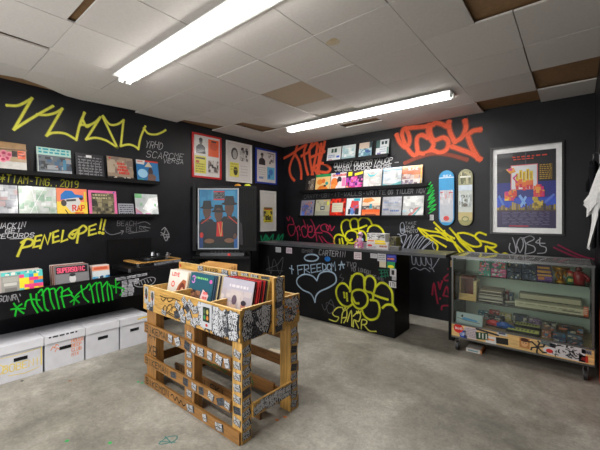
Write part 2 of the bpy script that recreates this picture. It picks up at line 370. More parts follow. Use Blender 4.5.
def b1(m):
    C = (214, 84, 50)
    m.spray(BW, BW.crop(280, 120, 5, '18,192 55,172 95,145 132,122 | 85,130 75,170 58,205 48,245 55,280 72,302 | 72,165 95,205 106,255 106,292 | 132,122 120,165 128,225 140,272 | 160,115 148,150 152,210 162,262 165,278 | 145,150 172,122 186,118 182,165 170,225 160,272 | 186,118 200,145 194,200 184,266 | 224,110 216,150 202,200 190,272 | 206,120 212,150 222,158 | 150,188 214,162 | 108,180 145,160 | 162,242 208,216 250,240 236,262 192,256 168,244 196,272'), .066, C, .5)
graffiti(wb, 'orange tag KARM at the left end of the back wall', b1)
def b2(m):
    k = 6; C = (232, 98, 62)
    m.spray(BW, BW.crop(390, 110, k, '40,150 60,195 95,225 118,190 110,140 88,112 72,140 85,190 115,245 150,275 165,250 160,200 165,165 190,150 225,165 | 95,110 150,105 205,100 260,88 | 235,90 228,130 245,175 262,205 240,245 200,262 165,255'), .085, C, .5)
    m.spray(BW, BW.crop(390, 110, k, '355,72 345,100 310,85 262,80 240,120 262,180 320,165 350,190 340,235 300,255 255,240 | 352,75 360,130 385,185 | 450,65 455,110 430,165 390,190 | 375,220 430,240 490,262 540,295 | 540,118 500,125 465,150 | 465,150 490,220 530,290'), .085, C, .5)
    m.spray(BW, BW.crop(390, 110, k, '90,318 170,285 260,262 360,270 460,298'), .07, (140, 66, 48), .5)
graffiti(wb, 'big orange bubble tag high on the back wall under the ceiling light', b2)
def b3(m):
    for i, (a, b) in enumerate((('QUIERT', (334, 168)), ('OURRR', (354, 166.5)), ('YAUOP', (374, 164)))):
        textpx(m, BW, a, b, (b[0] + 19, b[1] - 1.5), 4.6, (214, 214, 216), .012, .16, .2)
    for i, (a, b) in enumerate((('JEGEL', (335, 171.5)), ('UGOOK', (354, 170)), ('HOUSE', (374, 168.3)))):
        textpx(m, BW, a, b, (b[0] + 18, b[1] - 1.2), 3.2, (200, 200, 204), .011, .16, .2)
    m.spray(BW, [[BW.px(395, 162.5), BW.px(398.5, 162.2)]], .014, WHT, 0)
graffiti(wb, 'white hand lettering under the upper display ledge', b3)
def b4(m):
    textpx(m, BW, 'CRAVY-UBI-IT-', (304, 198.5), (344, 196), 3.6, (92, 92, 96), .011); textpx(m, BW, 'WALLS-WRITE-', (344, 196.2), (391, 194), 3.8, (120, 120, 124), .012); textpx(m, BW, 'OG TILLER NOW', (388, 194.3), (426, 192.5), 3.8, (150, 150, 154), .012)
graffiti(wb, 'grey lettering between the two record shelves on the back wall', b4)
def b5(m):
    k = 10; C = (168, 34, 70)
    m.spray(BW, BW.crop(280, 210, k, '70,75 85,105 100,65 | 120,80 140,140 120,145 85,150 80,200 105,255 140,240 155,180 | 150,160 175,230 180,300 | 165,180 190,160 200,200 | 205,255 206,250 | 235,100 260,180 240,160 215,185 230,260 265,265 285,200 275,150 | 285,220 320,215 315,160 280,190 285,260 320,275 350,240 | 310,95 345,170 370,310 | 395,150 350,210 | 345,225 420,230 | 490,170 455,140 410,160 420,205 480,225 525,270 540,330 480,330 420,265 | 390,260 430,330 | 460,150 480,205 500,150 515,205 545,165'), .026, C, .35)
graffiti(wb, 'thin crimson tag above the left half of the black counter', b5)
def b6(m):
    k = 10
    m.spray(BW, BW.crop(328, 210, k, '70,355 60,300 75,260 110,245 165,265 | 115,295 120,335 | 140,285 150,335 | 160,260 135,190 140,130 180,98 215,110 225,150 | 235,190 220,140 230,100 260,85 290,95 303,130 305,180 312,215 | 308,105 340,75 390,80 425,110 440,150 | 235,195 300,188 385,155 | 180,300 175,250 200,215 240,205 285,225 295,280 270,325 220,330 190,310 170,270 | 190,285 215,305 240,295 | 300,230 325,210 360,220 385,260 385,300 | 200,320 185,360 | 395,215 410,175 450,152 500,160 540,195 555,225'), .04, NEON, .45)
graffiti(wb, 'neon yellow bubble outline on the wall behind the counter boxes', b6)
def b7(m):
    k = 6; C = (225, 215, 20)
    m.spray(BW, BW.crop(410, 215, k, '145,45 190,90 240,130 300,225 | 155,80 200,120 270,170 330,230 280,250 | 240,80 275,120 300,160 375,230 | 300,150 350,190 410,245 380,262 | 400,262 500,240'), .034, C, .4, False)
    m.spray(BW, BW.crop(410, 215, k, '50,80 110,95 200,110 265,140 | 50,80 90,125 160,175 162,210 | 65,85 150,150 215,190 | 90,125 160,125 230,150 270,165 | 205,95 225,150 | 290,110 330,108 390,130 425,170 415,188 370,185 310,150 285,115 | 455,118 415,105 392,125 410,150 470,165 515,180 500,195 455,190 | 455,190 455,240 | 465,190 540,240 | 550,240 570,230 595,245'), .034, C, .4)
graffiti(wb, 'long neon yellow tag below the two skateboard decks', b7)
def b8(m):
    k = 6
    m.spray(BW, BW.crop(390, 210, k, '65,135 62,90 75,75 85,90 85,135 65,135 | 65,115 85,115 | 65,125 85,125 | 45,145 60,150 75,200 60,160 100,150 85,200 75,230 110,170 130,150 115,200 100,240 150,160 170,150 140,200 130,240 180,170 205,160 170,210 160,245 215,175 240,185 200,225 185,245 240,200 260,190 255,215 270,245'), .014, (160, 165, 178), 0)
    textpx(m, BW, 'TAKE', (405, 224.5), (417, 224), 2.6, WHT); textpx(m, BW, 'OUR', (406, 228.5), (415, 228), 2.8, WHT); textpx(m, BW, 'PHOTO', (405, 233), (418, 232.5), 3.2, WHT)
    m.spray(BW, BW.crop(390, 210, k, '130,275 135,320 150,325 155,285 165,325 185,330 185,285 195,325 215,330 215,285 230,320 250,330 245,290 | 240,325 265,370 | 295,290 255,350 235,345 | 125,355 150,345 180,360 210,350 240,370'), .014, (130, 134, 144), 0)
graffiti(wb, 'grey looping tag on the back wall right of the counter boxes', b8)
def b9(m):
    k = 6
    m.spray(BW, BW.crop(500, 225, k, '60,110 55,140 70,165 95,165 90,120 75,75 | 95,165 105,100 130,75 140,120 120,165 105,130 | 140,75 155,120 150,175 | 130,85 180,65 205,85 160,110 205,130 205,160 150,175 | 245,80 215,105 270,110 | 240,75 240,120 275,135 270,165 225,170'), .013, (165, 165, 172), 0)
graffiti(wb, 'white tag reading JOBS below the big framed poster', b9)
def b10(m): m.spray(BW, BW.crop(500, 225, 6, '325,135 400,170 480,200 545,222 | 350,120 430,160 500,190 560,205'), .025, (128, 26, 62), .4)
graffiti(wb, 'two crimson strokes right of the white JOBS tag', b10)
def b11(m): m.spray(BW, BW.crop(420, 160, 5.63, '60,125 40,160 70,140 45,175 75,155 40,190 80,170 50,210 80,190 45,225 80,210 50,245 85,225 45,265 90,250 55,280 85,275 50,300'), .02, (30, 190, 70), .3)
graffiti(wb, 'green vertical scribble left of the blue skateboard deck', b11)
def b12(m): m.spray(BW, BW.crop(430, 260, 9, '165,80 185,110 130,160 140,185 185,180 | 20,310 35,210 55,310 70,390 | 75,200 90,260 95,220 | 90,250 110,190 | 90,350 92,345 | 120,320 150,240 175,320 185,390 | 125,320 170,330 | 105,445 110,415 150,410 190,415'), .03, (140, 24, 52), .35)
graffiti(wb, 'dark red tag low on the wall beside the display case', b12)
def l12(m): m.spray(LW, LW.crop(250, 230, 6.43, '70,40 80,70 100,30 95,65 120,60 105,35 115,70 135,45 150,30 145,65 165,70 185,30 180,70 200,40 215,30 205,70 235,75'), .04, (24, 140, 92), .35)
graffiti(wl, 'green tag under the narrow framed print by the corner', l12)
def s1(m):
    q = BW.px(431.7, 217.5); m.rect(BW, q[0] - .028, q[1] - .04, q[0] + .028, q[1] + .04, (205, 205, 205), .001)
    for i in range(4): m.rect(BW, q[0] - .02, q[1] + .022 - i * .016, q[0] + .018, q[1] + .028 - i * .016, (120, 120, 125), .0016)
o = MB(); s1(o); o = tag(o.build('price_card', M_print), 'small white price card under the blue skateboard deck', 'card')
def s2(m):
    RW = Fr((XR, 0, 0), (0, -1, 0), (0, 0, 1)); m.spray(RW, [[(1.12, .1), (1.1, .5), (1.14, .78)], [(.98, .05), (1.0, .45), (.96, .6)], [(1.4, .1), (1.45, .5), (1.35, .8)], [(1.75, .1), (1.8, .5)]], .16, (225, 80, 48), .5)
graffiti(wr, 'orange sprayed strokes low on the right wall', s2)
def f1(m):
    FLR = Fr((0, 0, 0), (1, 0, 0), (0, 1, 0))
    m.spray(FLR, FLR.crop(140, 370, 6, '115,445 140,420 170,402 220,398 215,420 170,440 115,445 | 120,430 210,435 | 150,400 190,440'), .01, (64, 112, 106), 0)
    for p, c in (((138, 382), (70, 150, 90)), ((142, 383), (70, 150, 90)), ((67, 441), (60, 150, 80)), ((110, 443), (60, 150, 80)), ((277, 420), (190, 110, 60)), ((285, 417), (190, 110, 60)), ((70, 381), (150, 110, 70)), ((22, 381), (60, 60, 60))):
        a = FLR.px(*p); m.ell(FLR, a[0], a[1], .016, .012, c, .0008)
    a = FLR.px(276, 351); m.rect(FLR, a[0] - .1, a[1] - .035, a[0] + .1, a[1] + .035, (196, 184, 160), .0008, .2)
o = MB(); f1(o); o = o.build('floor_markings', M_paint, fl); o['label'] = 'chalk scrawl and paint spots on the concrete'; o['kind'] = 'structure'

# ------------------------------------------------------------------ records
def art_lines(m, fr, x, y, wd, n, step, h, col, d=.0008, rnd=R):
    for i in range(n):
        xx = x
        while xx < x + wd:
            l = rnd.uniform(.2, .7) * wd * .3
            m.rect(fr, xx, y - i * step, min(xx + l, x + wd), y - i * step + h, col, d); xx += l + wd * .05
def sleeve(fr, wd, h, t, base, art, mat, name, label, cat='record', group=None, edge=None):
    """a record sleeve standing on its frame's origin (lower left corner of the back); art drawn on the front in 0..1"""
    m = MB(); m.fbox(fr, 0, 0, wd, h, 0, t, edge or mix(base, (200, 195, 188), .5), base)
    class A:                                          # front of the sleeve in unit coordinates
        o = fr.p(0, 0, t)
    g = Fr(fr.p(0, 0, t), fr.u, fr.v)
    art(Unit(m, g, wd, h))
    o = m.build(name, mat); return tag(o, label, cat, group)
class Unit:
    def __init__(s, m, fr, w, h): s.m, s.fr, s.w, s.h, s.k = m, fr, w, h, 0
    def d(s): s.k += 1; return .0004 + .00012 * s.k
    def rect(s, x0, y0, x1, y1, c, rot=0): s.m.rect(s.fr, x0 * s.w, y0 * s.h, x1 * s.w, y1 * s.h, c, s.d(), rot)
    def poly(s, pts, c): s.m.poly(s.fr, [(x * s.w, y * s.h) for x, y in pts], c, s.d())
    def ell(s, x, y, rx, ry, c, rot=0): s.m.ell(s.fr, x * s.w, y * s.h, rx * s.w, ry * s.h, c, s.d(), 14, rot)
    def line(s, pts, wd, c, curve=False):
        q = [(x * s.w, y * s.h) for x, y in pts]; s.m.stroke(s.fr, smooth(q) if curve else q, wd * s.w, c, s.d())
    def text(s, t, x, y, h, c, wk=.62, wd=None, slant=0, rise=0): s.m.text(s.fr, t, x * s.w, y * s.h, h * s.h, c, (wd or h * .16) * s.h, s.d(), wk, slant, rise)
    def words(s, x, y, wd, n, step, h, c, seed=1): art_lines(s.m, s.fr, x * s.w, y * s.h, wd * s.w, n, step * s.h, h * s.h, c, s.d(), random.Random(seed))
    def specks(s, x0, y0, x1, y1, cols, n, size, seed=1):
        r = random.Random(seed)
        for i in range(n):
            a, b, q = r.uniform(x0, x1), r.uniform(y0, y1), size * r.uniform(.5, 1.2); c = r.choice(cols)
            a0, b0, a1, b1 = max(x0, a - q), max(y0, b - q), min(x1, a + q), min(y1, b + q)
            if a1 > a0 and b1 > b0: s.rect(a0, b0, a1, b1, c)
    def figure(s, x, y, h, body, skin, hat=None, wd=.32):        # a plain half figure: shoulders, neck, head, hat
        s.poly([(x - wd / 2, y), (x - wd / 2 * .92, y + h * .42), (x - wd * .2, y + h * .58), (x + wd * .2, y + h * .58), (x + wd / 2 * .92, y + h * .42), (x + wd / 2, y)], body)
        s.rect(x - wd * .09, y + h * .52, x + wd * .09, y + h * .66, mix(skin, (0, 0, 0), .2)); s.ell(x, y + h * .76, wd * .17, h * .16, skin)
        if hat:
            s.poly([(x - wd * .2, y + h * .84), (x - wd * .15, y + h), (x + wd * .15, y + h), (x + wd * .2, y + h * .84)], hat); s.ell(x, y + h * .84, wd * .29, h * .035, hat)

def shelf(name, label, fr, x0, x1, z0, ztop, depth):
    t = thing(name, label, 'shelf', fr.p((x0 + x1) / 2, z0, 0))
    MB().fbox(fr, x0, z0, x1, z0 + .018, 0.001, depth - .012, (20, 20, 21)).build('ledge', M_black, t)
    MB().fbox(fr, x0, z0, x1, ztop, depth - .012, depth, (16, 16, 17)).build('lip', M_black, t)
    return t
shelf('record_shelf', 'upper black picture ledge on the left wall holding five record sleeves', LW, -4.62, -2.668, 1.938, 1.985, .10)
shelf('record_shelf', 'lower black picture ledge on the left wall holding six sleeves', LW, -4.62, -2.68, 1.492, 1.53, .10)
shelf('record_shelf', 'upper of the two long record ledges on the back wall', BW, .50, 2.91, 1.938, 1.988, .10)
shelf('record_shelf', 'lower of the two long record ledges on the back wall', BW, .46, 2.91, 1.478, 1.515, .10)

def on_ledge(fr, x0, x1, z, h, base, art, mat, label, group, name='record_sleeve', cat='record', lean=.052, out=.072):
    """a sleeve leaning back against the wall"""
    t = .004; s = math.asin(min(.9, lean / h)); up = fr.v * math.cos(s) - fr.n * math.sin(s)
    o = fr.p(x0, z + .0185, out); g = Fr(o - fr.n * 0, fr.u, up); return sleeve(g, x1 - x0, h, t, base, art, mat, name, label, cat, group)
def yl(px, z=2.0): r = ray(px, 200); return EYE.y + r.y * ((.075 - EYE.x) / r.x)
def xb(px, z=2.0): r = ray(px, 200); return EYE.x + r.x * ((-.075 - EYE.y) / r.y)
GL = 'record sleeves on the left wall ledges'; GB = 'record sleeves on the back wall ledges'
# upper left ledge
def a(u):
    u.rect(0, 0, 1, .35, (196, 192, 186)); u.rect(0, .8, 1, 1, (158, 124, 84)); u.line([(.0, .72), (1, .78)], .06, (120, 92, 66))
    for i, p in enumerate(((.3, .5), (.42, .62), (.5, .45), (.56, .58), (.4, .4))): u.ell(p[0], p[1], .09, .1, (222, 132, 150)); u.ell(p[0], p[1], .05, .05, (178, 60, 90))
    u.rect(.62, .52, .78, .72, (52, 40, 36)); u.rect(.77, .46, .98, .74, (226, 92, 40)); u.words(.79, .66, .16, 2, .1, .05, (90, 30, 20))
on_ledge(LW, yl(27) - .315, yl(27), 1.938, .315, (170, 146, 112), a, M_wrap, 'brown and tan record with pink blobs and an orange block', GL)
def a(u):
    u.rect(0, .72, 1, 1, (168, 206, 196)); u.words(.06, .9, .88, 1, .1, .06, (26, 150, 160)); u.words(.06, .79, .9, 1, .1, .06, (26, 150, 160), 3)
    u.rect(0, 0, 1, .72, (92, 100, 106)); u.specks(0, .2, 1, .66, [(60, 70, 84), (140, 146, 150), (190, 110, 70), (60, 90, 120), (44, 46, 52)], 34, .08, 2); u.poly([(0, 0), (0, .12), (1, .2), (1, 0)], (150, 156, 164)); u.rect(.74, .22, .84, .6, (58, 120, 150)); u.rect(.02, .02, .04, .98, (200, 210, 200))
on_ledge(LW, yl(37.3), yl(72), 1.938, .312, (150, 160, 160), a, M_print, 'record with a pale teal heading over a grey street scene', GL)
def a(u):
    for r in range(7): u.words(.08, .82 - r * .115, .84, 1, .1, .05, (122, 122, 126), r); 
    for c in range(6): u.rect(.12 + c * .14, .1 + (c % 2) * .2, .14 + c * .14, .7, (122, 122, 126))
    u.rect(.36, .84, .56, .94, (222, 222, 224))
on_ledge(LW, yl(76.8), yl(104.7), 1.938, .30, (46, 46, 50), a, M_print, 'black record covered in a white line maze', GL)
def a(u):
    u.rect(0, .0, 1, .16, (52, 46, 46)); u.specks(.02, .02, .98, .16, [(190, 180, 165), (20, 20, 22)], 16, .05, 5); u.specks(0, .3, 1, .98, [(158, 138, 118), (128, 112, 102), (176, 160, 140)], 26, .12, 6)
    for i, (x, y, l) in enumerate(((.36, .66, .3), (.4, .53, .34), (.36, .4, .44), (.42, .27, .42))): u.words(x, y, l, 1, .1, .1, (206, 52, 44), 9 + i)
    u.ell(.1, .92, .035, .035, (200, 50, 46))
on_ledge(LW, yl(108.3), yl(134), 1.938, .308, (150, 132, 112), a, M_print, 'sandy record with stacked red brush lettering', GL)
def a(u):
    u.poly([(0, 1), (0, .82), (.34, .8), (.4, 1)], (214, 206, 200)); u.words(.05, .9, .24, 1, .1, .05, (200, 60, 50)); u.rect(.4, .93, 1, 1, (200, 60, 46))
    u.poly([(.36, .7), (.55, .95), (.72, .72)], (206, 190, 160)); u.ell(.26, .4, .22, .2, (150, 196, 222)); u.ell(.62, .5, .11, .2, (60, 46, 44)); u.poly([(.45, .05), (.5, .4), (.74, .4), (.86, .3), (.8, .02)], (110, 78, 66)); u.rect(.04, .03, .3, .16, (46, 140, 150))
on_ledge(LW, yl(137.6), yl(159.5), 1.938, .31, (34, 110, 168), a, M_gloss, 'blue record with a dark figure in a pale hat', GL)
# lower left ledge
def foil(seed, c):
    def f(u): u.specks(0, 0, 1, 1, c, 40, .1, seed); [u.line([(random.Random(seed + i).random(), .02), (random.Random(seed * 3 + i).random(), .98)], .014, (222, 224, 226)) for i in range(2)]  # near-white lines are highlights painted onto the sleeve
    return f
on_ledge(LW, yl(18.3) - .315, yl(18.3), 1.492, .315, (176, 178, 184), foil(11, [(150, 152, 160), (200, 202, 206), (126, 128, 136), (186, 160, 160)]), M_wrap, 'silver foil record at the very start of the lower ledge', GL)
on_ledge(LW, yl(19.3), yl(57), 1.492, .315, (186, 196, 186), foil(12, [(168, 190, 172), (206, 212, 208), (140, 172, 148), (190, 194, 192)]), M_wrap, 'pale green and silver shrink wrapped record', GL)
def a(u):
    u.rect(0, .5, 1, 1, (236, 130, 92)); u.rect(0, 0, 1, .5, (238, 200, 70)); u.poly([(.2, .45), (.3, .7), (.7, .66), (.78, .5), (.6, .14), (.46, .1)], (206, 204, 200)); u.ell(.22, .45, .09, .12, (70, 64, 62)); u.ell(.8, .66, .07, .09, (60, 56, 54))
    u.poly([(.12, .56), (.13, .76), (.28, .92), (.5, .92), (.6, .78), (.86, .76), (.86, .68), (.6, .66), (.3, .6)], (30, 112, 188)); u.rect(.3, .52, .62, .6, (72, 70, 70), .12); u.text('RAP', .5, .17, .2, (214, 40, 34), .5, .04); u.line([(.36, .02), (.26, .2)], .03, (50, 46, 44)); u.words(.56, .06, .3, 1, .1, .06, (220, 70, 40)); u.rect(.9, .2, .96, .9, (222, 200, 60))
on_ledge(LW, yl(57.4), yl(88), 1.492, .315, (238, 180, 80), a, M_print, 'orange and yellow record with a blue cap and red word RAP', GL)
def a(u):
    u.rect(.1, .06, .9, .9, (98, 92, 72)); u.specks(.1, .06, .9, .9, [(120, 112, 84), (70, 66, 54), (150, 140, 108), (54, 52, 46)], 40, .08, 4); u.words(.14, .78, .5, 2, .12, .06, (190, 180, 140)); u.ell(.9, .94, .03, .03, (60, 110, 180))
on_ledge(LW, yl(89.6), yl(117.7), 1.492, .31, (222, 108, 160), a, M_print, 'record with a bright pink border round a dull olive photo', GL)
def a(u): u.words(.08, .8, .84, 5, .17, .08, (60, 60, 66))
on_ledge(LW, yl(119), yl(134.4), 1.492, .155, (150, 152, 160), a, M_print, 'small grey lettered card between the pink record and the shiny one', GL, 'lettered_card', 'card', .03)
def a(u):
    u.poly([(0, 0), (0, .35), (.4, 0)], (196, 130, 150)); u.rect(0, .8, .3, 1, (120, 190, 130)); u.poly([(.3, .3), (.6, .8), (1, .9), (1, .5), (.5, .2)], (240, 242, 242)); u.rect(.82, .42, .92, .56, (90, 170, 110)); u.rect(.2, .45, .3, .58, (150, 200, 160)); u.specks(0, 0, 1, .12, [(200, 120, 170), (150, 140, 190)], 10, .07, 8)
on_ledge(LW, yl(136.2), yl(158.8), 1.492, .295, (188, 196, 196), a, M_wrap, 'shiny white and green record at the far end of the lower ledge', GL)

# back wall, upper ledge
def A1(u): u.poly([(.3, 0), (.5, .7), (.95, .8), (.9, .1)], (128, 112, 96)); u.line([(.4, .1), (.6, .6)], .08, (60, 52, 50)); u.rect(.6, .7, .98, .78, (150, 140, 130)); u.specks(.3, .05, .9, .7, [(80, 72, 66), (170, 160, 150)], 10, .06)
def A2(u): u.rect(0, .84, 1, 1, (38, 150, 88)); u.ell(.3, .55, .2, .17, (236, 140, 52)); u.ell(.55, .6, .12, .14, (226, 110, 50)); u.poly([(.1, .06), (.3, .3), (.7, .36), (.9, .1)], (226, 120, 40)); u.ell(.78, .44, .1, .1, (40, 150, 150)); u.ell(.66, .3, .1, .06, (50, 60, 60))
def A3(u): u.rect(.1, .8, 1, .92, (196, 34, 40)); u.rect(.3, .9, .6, 1, (40, 70, 170)); u.ell(.26, .45, .24, .27, (236, 130, 60)); u.ell(.2, .2, .18, .16, (240, 150, 70)); u.ell(.58, .58, .15, .2, (46, 42, 50)); u.ell(.62, .4, .12, .1, (220, 224, 228)); u.rect(.76, .2, .98, .7, (226, 130, 180)); u.words(.14, .84, .8, 1, .1, .04, (240, 200, 190))
def A4(u): u.rect(0, .0, 1, .35, (196, 50, 140)); u.rect(.1, .76, .34, .98, (236, 226, 40)); u.poly([(.5, .74), (.98, .82), (.98, .96), (.5, .88)], (236, 220, 50)); u.specks(0, .1, 1, .7, [(226, 60, 150), (90, 40, 110), (180, 70, 180), (60, 30, 70), (236, 120, 190), (220, 90, 60)], 40, .09, 3); u.specks(.0, .02, 1, .2, [(240, 180, 90), (230, 80, 160)], 10, .07, 4)
def A5(u): u.poly([(.18, .86), (.35, .72), (.6, .72), (.85, .9), (.6, .64), (.4, .6), (.28, .68)], (66, 176, 184)); u.specks(.05, .05, .95, .55, [(206, 206, 204), (188, 188, 186), (214, 210, 204)], 26, .1, 6); u.ell(.55, .3, .2, .12, (196, 190, 188))
def A6(u): u.rect(0, .82, 1, 1, (108, 150, 178)); u.specks(.02, .2, .98, .84, [(206, 212, 216), (190, 200, 208), (214, 216, 216)], 26, .12, 7); u.poly([(0, 0), (0, .18), (.4, .1), (.7, .18), (1, .28), (1, .1), (.5, 0)], (100, 168, 172)); u.rect(0, 0, .04, 1, (90, 140, 170))
def A7(u): u.rect(0, .55, 1, 1, (196, 96, 36)); u.rect(0, .84, 1, 1, (206, 142, 62)); u.text('SLAVE', .3, .78, .1, (232, 214, 200), .7, .02); u.specks(0, .3, 1, .6, [(150, 110, 110), (170, 140, 150), (200, 180, 170)], 18, .08, 8); u.rect(0, .0, 1, .34, (204, 200, 198)); u.specks(0, .05, 1, .3, [(150, 140, 160), (216, 214, 210), (120, 100, 110)], 18, .07, 9); u.rect(.92, .0, .97, 1, (210, 180, 60))
up = [((305, 314), (36, 32, 32), A1, M_print, 'dark half hidden record first on the upper back ledge'), ((314.8, 329.3), (234, 196, 128), A2, M_print, 'cream record with green heading and orange cartoon shapes'),
 ((329.8, 345), (230, 222, 224), A3, M_print, 'white record with red heading and orange rounded shapes'), ((345.5, 362), (52, 24, 62), A4, M_print, 'purple and magenta record with yellow corner lettering'),
 ((362.6, 381), (184, 182, 178), A5, M_wrap, 'white wrapped record with a teal swoosh'), ((382, 400.8), (177, 182, 185), A6, M_wrap, 'pale blue and white wrapped record with teal foot'), ((401.4, 421.8), (190, 150, 120), A7, M_wrap, 'orange topped silver record last on the upper back ledge')]
for (p, c, f, mt, lb) in up: on_ledge(BW, xb(p[0]), xb(p[1]), 1.938, .315, c, f, mt, lb, GB)
def B1(u): u.specks(.1, .1, .9, .9, [(92, 92, 130), (128, 120, 140), (76, 90, 160), (150, 110, 110)], 40, .1, 3); u.rect(.12, .05, .34, .3, (88, 116, 200)); u.ell(.8, .82, .04, .06, (210, 110, 60))
def B2(u): u.rect(0, .0, 1, .3, (150, 152, 136)); u.rect(.36, .38, .66, .62, (70, 76, 88)); u.rect(.42, .44, .6, .56, (170, 174, 170)); u.ell(.86, .78, .08, .12, (206, 210, 70)); u.rect(.6, .9, .95, .97, (200, 150, 110)); u.specks(.05, .65, .8, .95, [(166, 166, 140), (150, 146, 126)], 12, .08, 2)
def B3(u): u.specks(0, 0, 1, 1, [(240, 76, 40), (176, 24, 18), (120, 16, 14), (226, 50, 30)], 50, .09, 5); u.rect(.14, .24, .84, .76, (206, 200, 178)); u.words(.24, .6, .5, 3, .13, .05, (186, 176, 150))
def B4(u): u.poly([(.26, .4), (.34, .86), (.8, .9), (.86, .3), (.6, .2)], (206, 66, 70)); u.specks(.25, .15, .85, .6, [(70, 110, 180), (40, 44, 60), (90, 150, 210), (220, 70, 60)], 30, .09, 6); u.rect(.5, .84, .9, .98, (52, 168, 190)); u.rect(.16, .1, .3, .4, (40, 40, 50)); u.rect(.62, .1, .86, .44, (44, 40, 50)); u.rect(.36, .1, .52, .46, (96, 140, 206))
def B5(u): u.rect(.0, .7, 1, 1, (232, 214, 196)); u.poly([(0, .76), (.1, .96), (.5, .98), (.7, .84), (.3, .72)], (234, 142, 70)); u.rect(0, .36, 1, .56, (96, 92, 94)); u.specks(0, .36, 1, .56, [(50, 60, 74), (150, 120, 90), (180, 170, 160)], 16, .07, 2); u.rect(.42, .42, .56, .66, (44, 150, 176)); u.rect(0, .22, 1, .36, (236, 96, 36)); u.rect(0, .04, 1, .22, (226, 120, 70)); u.rect(.2, .06, .8, .12, (110, 60, 50))
def B6(u): u.words(.1, .66, .76, 1, .1, .1, (132, 148, 184), 2); u.words(.14, .54, .7, 1, .1, .04, (150, 160, 180), 3); u.words(.04, .3, .3, 1, .1, .1, (80, 100, 150), 4); u.words(.44, .24, .46, 1, .1, .09, (90, 110, 160), 5); u.specks(.02, .7, .98, .98, [(198, 198, 206), (186, 188, 196)], 16, .1, 1); u.rect(0, 0, 1, .06, (140, 140, 160))
def B7(u): u.poly([(.2, 0), (.6, .4), (.84, .46), (.7, .3), (.4, 0)], (170, 96, 92)); u.poly([(.46, .04), (.8, .44), (.9, .44), (.6, .04)], (80, 140, 140)); u.ell(.44, .3, .1, .12, (140, 140, 146)); u.ell(.44, .3, .06, .08, (206, 208, 208)); u.specks(.02, .5, .98, .98, [(220, 222, 222), (206, 208, 208), (214, 216, 214)], 20, .12, 3); u.rect(0, .2, .2, .3, (160, 190, 200))
lo_ = [((300, 312.9), (134, 130, 144), B1, M_gloss, 'grey violet record with a blurry portrait'), ((314.5, 328.8), (172, 168, 144), B2, M_print, 'khaki record with a small dark centre window and yellow spot'),
 ((329.3, 344.8), (206, 40, 26), B3, M_print, 'red record with a cream label panel'), ((345.4, 360.5), (224, 224, 226), B4, M_print, 'white record with a red and blue figure group'),
 ((361.4, 379.3), (226, 200, 176), B5, M_print, 'record with an orange car and pale sky'), ((381.6, 400.8), (168, 170, 177), B6, M_wrap, 'silver grey record with faint blue lettering'), ((402.2, 423), (182, 184, 184), B7, M_wrap, 'white wrapped record with a red and teal diagonal')]
for (p, c, f, mt, lb) in lo_: on_ledge(BW, xb(p[0]), xb(p[1]), 1.478, .315 if p[0] > 320 else .31, c, f, mt, lb, GB)
# short ledge near the ceiling with four sleeves
t = thing('display_ledge', 'short black ledge near the ceiling holding four pale sleeves', 'shelf', (1.69, 0, 2.44))
MB().box((1.07, -.001, 2.455), (2.30, -.012, 2.735), (17, 17, 19)).build('back_board', M_black, t)
MB().box((1.07, -.013, 2.455), (2.30, -.088, 2.47), (17, 17, 19)).build('ledge', M_black, t)
MB().box((1.07, -.088, 2.435), (2.30, -.1, 2.49), (16, 16, 18)).build('lip', M_black, t)
def C1(u): u.rect(.3, .62, .46, .9, (50, 80, 70)); u.rect(.52, .62, .7, .9, (50, 84, 74)); u.words(.1, .4, .5, 2, .12, .07, (110, 130, 180)); u.rect(.7, .24, .92, .38, (60, 90, 190)); u.rect(.1, .1, .4, .18, (190, 140, 150))
def C2(u): u.rect(0, .0, 1, .25, (150, 180, 186)); u.specks(.05, .2, .95, .95, [(206, 214, 214), (170, 200, 206), (226, 230, 228)], 24, .11, 3); u.rect(.2, .4, .5, .6, (160, 190, 196))
def C3(u): u.rect(0, .6, 1, 1, (206, 186, 170)); u.rect(0, .0, 1, .6, (120, 160, 180)); u.rect(.5, .3, .9, .5, (60, 90, 150)); u.specks(0, .05, 1, .6, [(90, 140, 160), (180, 204, 210), (70, 100, 120)], 22, .1, 4); u.rect(.8, .6, 1, 1, (60, 80, 84))
def C4(u): u.rect(.0, .5, .3, 1, (70, 100, 96)); u.rect(.42, .7, .6, .9, (36, 60, 70)); u.rect(.68, .7, .86, .9, (36, 60, 70)); u.words(.3, .5, .5, 3, .14, .06, (150, 160, 180)); u.rect(.1, .1, .4, .2, (120, 110, 160)); u.rect(.86, .05, .98, .5, (100, 140, 130))
for (p, c, f, lb) in (((326.3, 339.9), (214, 218, 216), C1, 'white sleeve with two dark green squares, on the short high ledge'), ((341, 354.5), (200, 212, 212), C2, 'pale aqua sleeve on the short high ledge'), ((358.2, 371), (150, 170, 180), C3, 'blue and peach sleeve on the short high ledge'), ((375.3, 388), (212, 216, 218), C4, 'white sleeve with dark green edge, last on the short high ledge')):
    on_ledge(BW, xb(p[0]), xb(p[1]), 2.452, .262, c, f, M_gloss, lb, 'sleeves on the short high ledge', lean=.045, out=.066)

